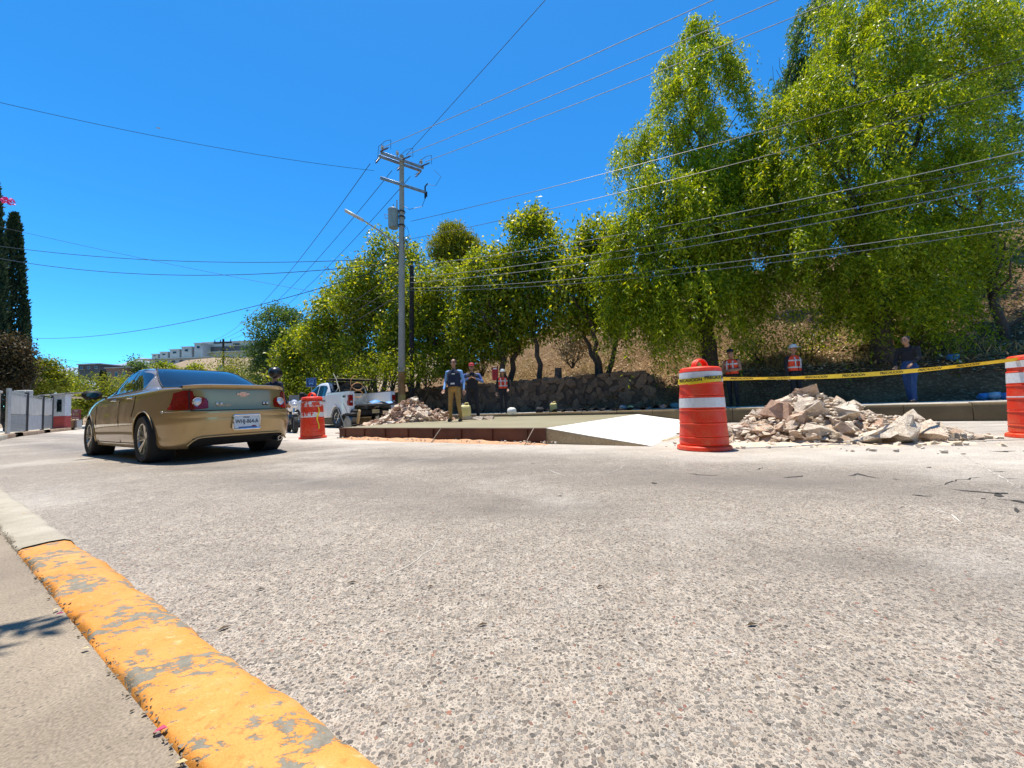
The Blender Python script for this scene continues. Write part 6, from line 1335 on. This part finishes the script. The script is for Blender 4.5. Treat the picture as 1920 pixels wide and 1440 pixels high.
# blue bus-stop sign
bs = thing('bus_stop_sign', 'dark blue square bus stop sign with white bus pictogram', 'sign', (px_at(583, 19.5), 19.5, FZ)); BSB = pm('sign_blue', (.008, .03, .11), (.012, .04, .14), .4)
b = MB(); b.cyl((0, .03, -.3), (0, .03, 2.05), .03); b.build('post', GALV, bs); b = MB(); b.box((0, 0, 1.84), (.52, .012, .46), None, .004); pl_ = b.build('panel', BSB, bs)
LB = pm('sign_pale_blue', (.12, .28, .55), None, .5); b = MB()
for x, z, w_, h_ in ((0, 1.97, .22, .03), (-.115, 1.87, .025, .22), (.115, 1.87, .025, .22), (0, 1.87, .22, .02), (0, 1.79, .24, .06), (-.08, 1.74, .05, .05), (.08, 1.74, .05, .05), (0, 2.05, .50, .012), (0, 1.63, .50, .012), (-.245, 1.84, .012, .42), (.245, 1.84, .012, .42)): b.box((x, -.008, z), (w_, .006, h_))
b.build('bus_pictogram', LB, pl_)
# ------------------------------------------------------------------ left side of the street and the distance
def W(px, Y, z=0): return Vector((px_at(px, Y), Y, z))
PANEL = pm('pale_grey_panel', (.50, .50, .48), (.42, .42, .40), .6, scale=2); BLUEP = pm('bluish_grey_panel', (.36, .39, .43), (.30, .33, .37), .6, scale=3); DKPOST = pm('dark_steel_post', (.03, .03, .035), (.05, .05, .05), .6); LPOST = pm('light_steel_post', (.55, .56, .56), (.45, .46, .46), .5)
CREAM = m_concrete('cream_render', (.52, .45, .34), (.60, .53, .42), 2, 60, .2)
fe = [W(15, 19.0), W(48, 21.9), W(78, 24.8), W(97, 26.7)]
yard = thing('yard_fence', 'grey metal panel fence with corrugated lower sheets along the left sidewalk', 'fence', fe[0]+Vector((0, 0, .17)))
def panel(a, b, z0, z1, m, name, corr=False, th=.04):
    a, b = a-fe[0], b-fe[0]; n = 44 if corr else 2; d = (b-a); nr = Vector((d.y, -d.x, 0)).normalized(); P = []
    rows = np.linspace(z0, z1, 26 if corr else 2)
    for i, z in enumerate(rows): P.append([tuple(a+d*u+nr*(.02*(i % 2) if corr else 0)+Vector((0, 0, z))) for u in (0, 1)])
    g_ = MB().grid(P); g_.grid([[tuple(Vector(p)-nr*th) for p in r] for r in P]); return g_.build(name, m, yard, False)
segs = [(fe[0], fe[1]), (fe[1].lerp(fe[2], .03), fe[2]), (fe[2].lerp(fe[3], .04), fe[3])]
for i, (a, b) in enumerate(segs):
    panel(a, b, .98, 1.98, PANEL, 'upper_panel'); panel(a, b, .05, .96, (pm('corrugated_grey', (.18, .2, .2), (.26, .28, .28), .5, scale=3), BLUEP, pm('corrugated_grey2', (.18, .2, .2), (.26, .28, .28), .5))[i], 'lower_sheet', i != 1)
    for q, m_, w_ in ((a, LPOST if i == 0 else DKPOST, .12), (b, DKPOST, .10)): c = MB(); c.box(q-fe[0]+Vector((0, -.02, 1.1)), (w_, w_, 2.3)); c.build('post', m_, yard)
    c = MB()
    for k in range(12): p = a.lerp(b, (k+.5)/12)-fe[0]; c.tube([p+Vector((0, 0, 1.98)), p+Vector((.03, 0, 2.14))], .012, 4)
    c.tube([a-fe[0]+Vector((0, 0, 2.1)), b-fe[0]+Vector((0, 0, 2.1))], .014, 4); c.build('top_rail', LPOST, yard)
pw = thing('cream_pillar', 'cream rendered wall pillar at the left edge of the fence', 'pillar', W(3, 18.2, .17)); c = MB(); c.box((-.5, 0, 1.0), (1.3, .3, 2.0), Euler((0, 0, R(135))), .02); c.build('pillar_body', CREAM, pw); c = MB(); c.box((-.5, 0, 2.05), (1.4, .4, .12), Euler((0, 0, R(135))), .02); c.build('coping', PANEL, pw)
ac = MB(); ac.box((0, 0, 0), (.8, .4, .5), None, .03); o = ac.build('water_tank_box', PANEL, None); o.location = W(40, 22.6, 2.35); tag(o, 'grey box standing above the yard fence', 'box'); c = MB(); c.box((0, .05, -.85), (.1, .1, 1.5)); c.build('stand', DKPOST, o)
hut = thing('small_hut', 'narrow white hut with red painted base and dark window beyond the fence', 'hut', W(108, 27.6, .17), R(20))
c = MB(); c.box((0, .3, 1.65), (.70, .6, 1.5)); c.build('wall', pm('white_wall', (.62, .64, .66), (.5, .52, .55), .7, scale=3), hut); c = MB(); c.box((0, .3, .45), (.72, .62, .9)); c.build('painted_base', pm('red_base_paint', (.45, .06, .05), (.35, .05, .045), .7, scale=3), hut)
c = MB(); c.box((.05, -.012, 1.65), (.25, .03, .9)); wn_ = c.build('window', GLASS, hut); c = MB(); c.box((-.33, -.03, 1.2), (.10, .06, 2.4)); c.build('corner_post', DKPOST, hut); c = MB(); c.box((0, .3, 2.44), (.85, .8, .08)); c.build('roof', LPOST, hut)
shed = thing('open_shed', 'open shed with a crooked tin roof behind the hut', 'shed', W(122, 31, .17)); c = MB(); c.box((0, 0, 2.75), (2.2, 2.0, .05), Euler((R(4), R(-3), 0))); c.build('roof', pm('tin_roof', (.52, .49, .42), (.4, .36, .3), .6), shed); c = MB(); c.box((.3, .3, 2.45), (1.8, 1.6, .05), Euler((R(-3), R(2), 0))); c.build('roof', pm('rusty_tin', (.40, .27, .17), (.5, .42, .33), .7), shed)
for x in (-1.0, 0, 1.0): c = MB(); c.tube([(x, -.9, 0), (x, -.9, 2.75)], .05, 6); c.build('post', BARK, shed)
c = MB()
for k in range(5): c.hull([Vector((.1, -.5, 1.0+.2*k))+Vector((random.uniform(-.4, .4), random.uniform(-.2, .2), random.uniform(-.3, .3))) for _ in range(10)])
o = c.build('hanging_cloths', pm('white_cloth', (.65, .64, .6), (.4, .4, .4), .8, scale=5), None, True, 20); o.location = W(124, 29.6, .17); tag(o, 'white and grey cloths heaped in front of the open shed', 'cloths')
c = MB(); c.lathe([(.001, 0), (.30, 0), (.36, .2), (.37, .55), (.33, .6), (.001, .6)], 16); o = c.build('planter_barrel', pm('rusty_barrel', (.20, .11, .05), (.28, .17, .08), .8, scale=4), None); o.location = W(126, 28.6, .17); tag(o, 'rusty brown barrel beside the red sign', 'barrel')
RS = pm('dark_red_sign', (.20, .012, .016), (.24, .016, .02), .5); sg_ = thing('red_sign', 'dark red sign board with pale lettering and arrow on a grey plinth', 'sign', W(142.5, 29.0, .17), R(-10)); c = MB(); c.box((0, 0, .30), (.62, .3, .6)); c.build('plinth', PANEL, sg_); c = MB(); c.box((0, -.02, 1.02), (.86, .04, .72), None, .01); pn = c.build('panel', RS, sg_)
PALE = pm('sign_pale', (.70, .62, .50), None, .6); GOLDL = pm('sign_gold', (.55, .38, .10), None, .6); c = MB(); c.box((0, -.045, 1.19), (.62, .006, .015)); c.box((.05, -.045, .76), (.45, .006, .035)); c.prism([(-.30, .76), (-.20, .81), (-.20, .71)], -.048, -.042, 'y'); c.build('arrow', PALE, pn)
for z, x0, n_, m_ in ((1.30, -.18, 8, PALE), (1.24, -.05, 3, PALE), (1.06, -.10, 9, GOLDL), (.96, -.10, 9, GOLDL), (1.02, -.27, 3, PALE)):   # unreadable strokes of lettering
    c = MB()
    for k in range(n_): c.box((x0+k*.048, -.045, z), (.03, .006, .05 if z != 1.02 else .12)); 
    c.build('lettering', m_, pn)
# cypresses, hedge, trees
def cypress(label, px, Y, r, z_top, leaf=.26, n=9000):
    b = W(px, Y, .17); h = z_top-.17; u = rng.uniform(0.02, 1, n)**.9; prof = r*np.clip(np.minimum(u/.10, 1)**.6*(1-u)**.55*1.25, .02, 1.0); a = rng.uniform(0, 6.283, n); rad = prof*rng.uniform(.6, 1.06, n)*(1+.12*np.sin(a*5+u*30))
    P = np.stack([rad*np.cos(a), rad*np.sin(a), u*h], 1); A = np.stack([np.cos(a)*.45, np.sin(a)*.45, np.ones(n)*1.0], 1)+rng.normal(size=(n, 3))*.25
    t = thing('cypress_tree', label, 'tree', b, 0, 'cypresses'); link('crown', npmesh('crown', *quads(P, A, unit(n), rng.uniform(.6, 1.3, n)*leaf, leaf*.42, .1), G5), t); m = MB(); m.tube([(0, 0, -.1), (0, 0, h*.97)], [.16, .02], 8); m.build('trunk', BARK, t); return t
cypress('tall dark cypress with a pointed top behind the left fence', 12, 26, .85, 15.3, .26, 12000); cypress('cypress cut by the left edge of the photo', -30, 24, .8, 16.4, .26, 9000); cypress('short slim cypress right of the tall one', 40, 27.5, .38, 9.4, .22, 4000)
cypress('far dark cypress, left of a pair above the sedan mirror', 188, 60, .45, 8.4, .3, 1500); cypress('far dark cypress, right of a pair above the sedan mirror', 194, 60, .4, 8.2, .3, 1500)
b_ = W(22, 23.2, .17); tree('brown_hedge', 'brownish dark hedge bush rising over the left fence', b_, wood_multi(3, 4.0, .12, 81), broad_crown([bl(x, y, 23.2, rx, rz, b_) for x, y, rx, rz in ((22, 660, 28, 32), (0, 670, 30, 40), (35, 690, 20, 30), (10, 710, 35, 25))], 420, 30, .17, .09, .22), G6, 'hedge')
b_ = W(86, 40, .17); tree('garden_tree', 'bright green garden tree behind the yard fence', b_, wood_multi(2, 4.6, .14, 82), broad_crown([bl(x, y, 40, rx, rz, b_) for x, y, rx, rz in ((85, 695, 22, 22), (75, 715, 22, 20), (100, 715, 20, 18), (65, 730, 18, 20))], 330, 30, .26, .15, .3), G7)
# distant rise with trees and houses
def far_h(x, y): 
    # hill across the valley: rises to the right of the left-hand trees
    u = -x/np.maximum(y, 1); c = np.interp(u, [.35, .62, .78, .87, .95, 1.0, 1.08, 1.2, 1.4], [20, 20.5, 20.5, 20, 16.5, 13.5, 9.5, 5.5, 4]); return c*sstep(y, 48, 135)
X_, Y_ = np.meshgrid(np.linspace(-260, -18, 50), np.linspace(46, 260, 50), indexing='ij'); Z_ = far_h(X_, Y_)+.5*np.sin(X_*.2)*np.sin(Y_*.13)-.06
ii = (np.arange(49)[:, None]*50+np.arange(49)[None]).ravel(); struct(link('distant_hill', npmesh('distant_hill', np.stack([X_, Y_, Z_], 2).reshape(-1, 3), np.stack([ii, ii+1, ii+51, ii+50], 1), EARTH, True)))
def fz(px, Y): return float(far_h(px_at(px, Y), Y))
TC = {}
def far_tree(label, px, Y, top, rx, mat, seed, n=70, leaf=.5):
    k = 715/Y; H = 760-(px-960)*math.tan(R(2.1)); zt = CAM_H+(H-top)/k; zb = fz(px, Y); r = rx/k; h = max(zt-zb, 1.5); b = W(px, Y, zb); rr = random.Random(seed)
    blobs = [(rr.uniform(-.5, .5)*r, rr.uniform(-.4, .4)*r, h*rr.uniform(.5, .75), r*rr.uniform(.5, .7), r*.6, h*rr.uniform(.22, .3)) for _ in range(5)]
    tree('far_tree', label, b, lambda mb: limb(mb, (0, 0, -.3), (0, 0, h*.6), .25, .1, seed, .05), broad_crown(blobs, n, 22, leaf, leaf*.55, h*.07+.15), mat, group='distant trees')
for i, (px, Y, top, rx, mt, lab) in enumerate(((140, 75, 690, 24, G4, 'dark round tree below the flat-roofed house'), (165, 62, 700, 26, G7, 'yellowish tree below the brick house'), (118, 60, 690, 16, G1, 'pale tree right of the garden tree'), (205, 52, 700, 26, G7, 'yellow-green tree behind the sedan window'), (262, 95, 668, 20, G4, 'dark tree on the ridge left of the tanks'),
        (185, 110, 683, 14, G4, 'small tree between the two hillside houses'), (310, 90, 676, 20, G1, 'olive bush on the bare slope, left one'), (362, 85, 678, 16, G1, 'olive bush on the bare slope, right one'), (150, 48, 728, 24, G1, 'dense bush behind the red sign'), (175, 46, 735, 24, G7, 'low bush left of the sedan mirror'), (128, 112, 680, 12, G4, 'small far tree at the skyline left of the house'), (228, 60, 700, 20, G1, 'bush hidden behind the sedan roof'), (335, 62, 690, 40, G7, 'bush seen over the sedan roof'), (420, 55, 685, 30, G7, 'yellow bush at the foot of the distant pole'), (450, 58, 690, 35, G1, 'green bush right of the distant pole'))):
    far_tree(lab, px, Y, top, rx, mt, 200+i, 80 if rx > 18 else 45, .34 if Y < 70 else .5)
DKW = pm('dark_house_wall', (.05, .05, .055), (.10, .09, .085), .8, scale=.5); BRK = pm('brick_house_wall', (.26, .15, .10), (.20, .12, .09), .85, scale=.8); GREYW = pm('grey_house_wall', (.40, .38, .35), (.32, .31, .29), .8, scale=.4); CONC = pm('pale_shed_wall', (.40, .40, .38), (.32, .33, .32), .7, scale=.3)
def house(label, px0, px1, Y, top, base_drop, mat, roofmat, wins=2, depth=7, name='hill_house'):
    k = 715/Y; pc = (px0+px1)/2; H = 760-(pc-960)*math.tan(R(2.1)); zt = CAM_H+(H-top)/k; w_ = (px1-px0)/k; h = base_drop/k; b = thing(name, label, 'house', W(pc, Y, zt-h))
    c = MB(); c.box((0, depth/2, h/2-1), (w_, depth, h+2)); c.build('wall', mat, b, False); c = MB(); c.box((0, depth/2, h+.12), (w_+.5, depth+.6, .24)); c.build('roof', roofmat, b)
    for i in range(wins):
        x = -w_/2+w_*(i+.5)/wins; c = MB(); c.box((x, -.03, h*.55), (w_/wins*.4, .1, h*.36)); f = c.build('window', PANEL, b); c = MB(); c.box((x, -.09, h*.55), (w_/wins*.34, .04, h*.30)); c.build('pane', GLASS, f)
    return b
house('dark flat-roofed house on the hill left of the sedan', 143, 184, 105, 683, 14, DKW, PANEL, 3); house('brown brick house on the hill just above the sedan mirror', 196, 236, 92, 690, 26, BRK, GREYW, 3)
house('grey low house at the skyline right of the brick one', 215, 250, 125, 686, 8, GREYW, LPOST, 2)
big = house('long white warehouse on the ridge above the sedan roof', 378, 478, 150, 640, 20, CONC, LPOST, 0, 20, 'warehouse'); kx = 715/150
c = MB(); c.box((0, -.05, 1.4), (20.5, .2, 2.0)); c.build('dark_band', DKW, big); c = MB(); c.box((3, -.2, 3.1), (2.6, .1, .7)); c.build('sign_band', DKW, big); c = MB(); c.box((-2, -.8, .1), (26, 1.6, .25)); c.build('canopy', PANEL, big)  # darker strip across the lower warehouse front, then sign band and canopy
for i, (x0, x1, y, d) in enumerate(((362, 378, 643, 16), (338, 357, 650, 14), (316, 334, 655, 12), (297, 312, 660, 9), (282, 293, 664, 6))):
    house(('pale water tank block next to the warehouse', 'second pale tank block left of the warehouse', 'third pale tank block left of the warehouse', 'fourth small block left of the warehouse', 'smallest block at the left end of the ridge')[i], x0, x1, 146, y, d, CONC, LPOST, 1, 4, 'ridge_block')
c = MB(); o = thing('terrace_houses', 'row of low grey terraced buildings under the tank blocks', 'house', W(340, 143, 0)); H = 760-(340-960)*math.tan(R(2.1)); z0 = CAM_H+(H-682)/(715/143.)
c.box((0, 2, z0+.6), (24, 5, 2.6)); c.build('wall', GREYW, o, False); c = MB(); c.box((-2, 1.2, z0+2.1), (27, 5, .3)); c.build('roof', PANEL, o)
for k in range(7): c = MB(); c.box((-9+k*3, -.55, z0+.9), (1.3, .1, .9)); c.build('window', DKW, o)
# far mountain
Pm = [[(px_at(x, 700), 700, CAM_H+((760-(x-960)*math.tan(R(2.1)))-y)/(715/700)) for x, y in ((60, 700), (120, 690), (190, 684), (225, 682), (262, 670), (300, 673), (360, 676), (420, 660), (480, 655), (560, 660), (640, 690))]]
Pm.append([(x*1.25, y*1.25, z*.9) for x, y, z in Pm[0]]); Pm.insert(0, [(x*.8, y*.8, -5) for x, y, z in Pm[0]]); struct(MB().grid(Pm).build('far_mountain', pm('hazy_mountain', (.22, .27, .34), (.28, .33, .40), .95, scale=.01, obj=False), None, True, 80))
# out of frame, wall and hedge added to darken sedan reflections and block skylight
nw = thing('light_blocker_wall', 'long unseen wall added on the near side to darken reflections', 'wall', st(0, -3.0, KZ)); c = MB()
for t in range(-44, 36): q0 = st(t, float(s_near(t))-3.6)-st(0, -3.0); c.box(Vector((q0.x, q0.y, 1.1)), (1.0, .25, 2.2), Euler((0, 0, STREET)))
c.build('wall_body', m_concrete('ochre_render', (.30, .20, .11), (.36, .25, .15), 2, 60, .2), nw, False)
tq = rng.uniform(-44, 36, 3600); sq = s_near(tq)-4.4; cw = np.stack([D[0]*tq+NN[0]*sq, D[1]*tq+NN[1]*sq, rng.uniform(1.6, 9.0, 3600)*(.75+.25*np.sin(tq*.7))], 1); ci = np.repeat(np.arange(3600), 12); n = len(ci); Vh, Fh = quads(cw[ci]+rng.normal(size=(n, 3))*.35-np.array(tuple(st(0, -3.0, KZ)))[None], unit(n), unit(n), .42, .28, .1)
hd = thing('light_blocker_hedge', 'tall unseen green hedge added behind that wall to block skylight', 'hedge', st(0, -3.0, KZ)); link('foliage', npmesh('foliage', Vh, Fh, G1), hd)

# pink flowering sprig reaching in at the left edge
fb0 = wpx(-70, 372, 15.0); fb = thing('flowering_branch', 'small pink flowering sprig reaching in at the left edge beside the cypress', 'branch', fb0)
tip_ = [wpx(x, y, 15.0)-fb0 for x, y in ((-70, 372), (-20, 377), (8, 374), (22, 378), (28, 386))]
MB().tube(tip_, [.02, .015, .01, .008, .005], 5).build('twig', BARK, fb)
pc_ = np.array([tuple(tip_[2].lerp(tip_[3], random.random())+Vector((random.gauss(-.05, .10), random.gauss(0, .06), random.gauss(0, .05)))) for _ in range(60)])
link('flowers', npmesh('flowers', *quads(pc_, unit(60), unit(60), .10, .09, .1), pm('pink_bract', (.80, .04, .25), (.7, .03, .2), .6)), fb)
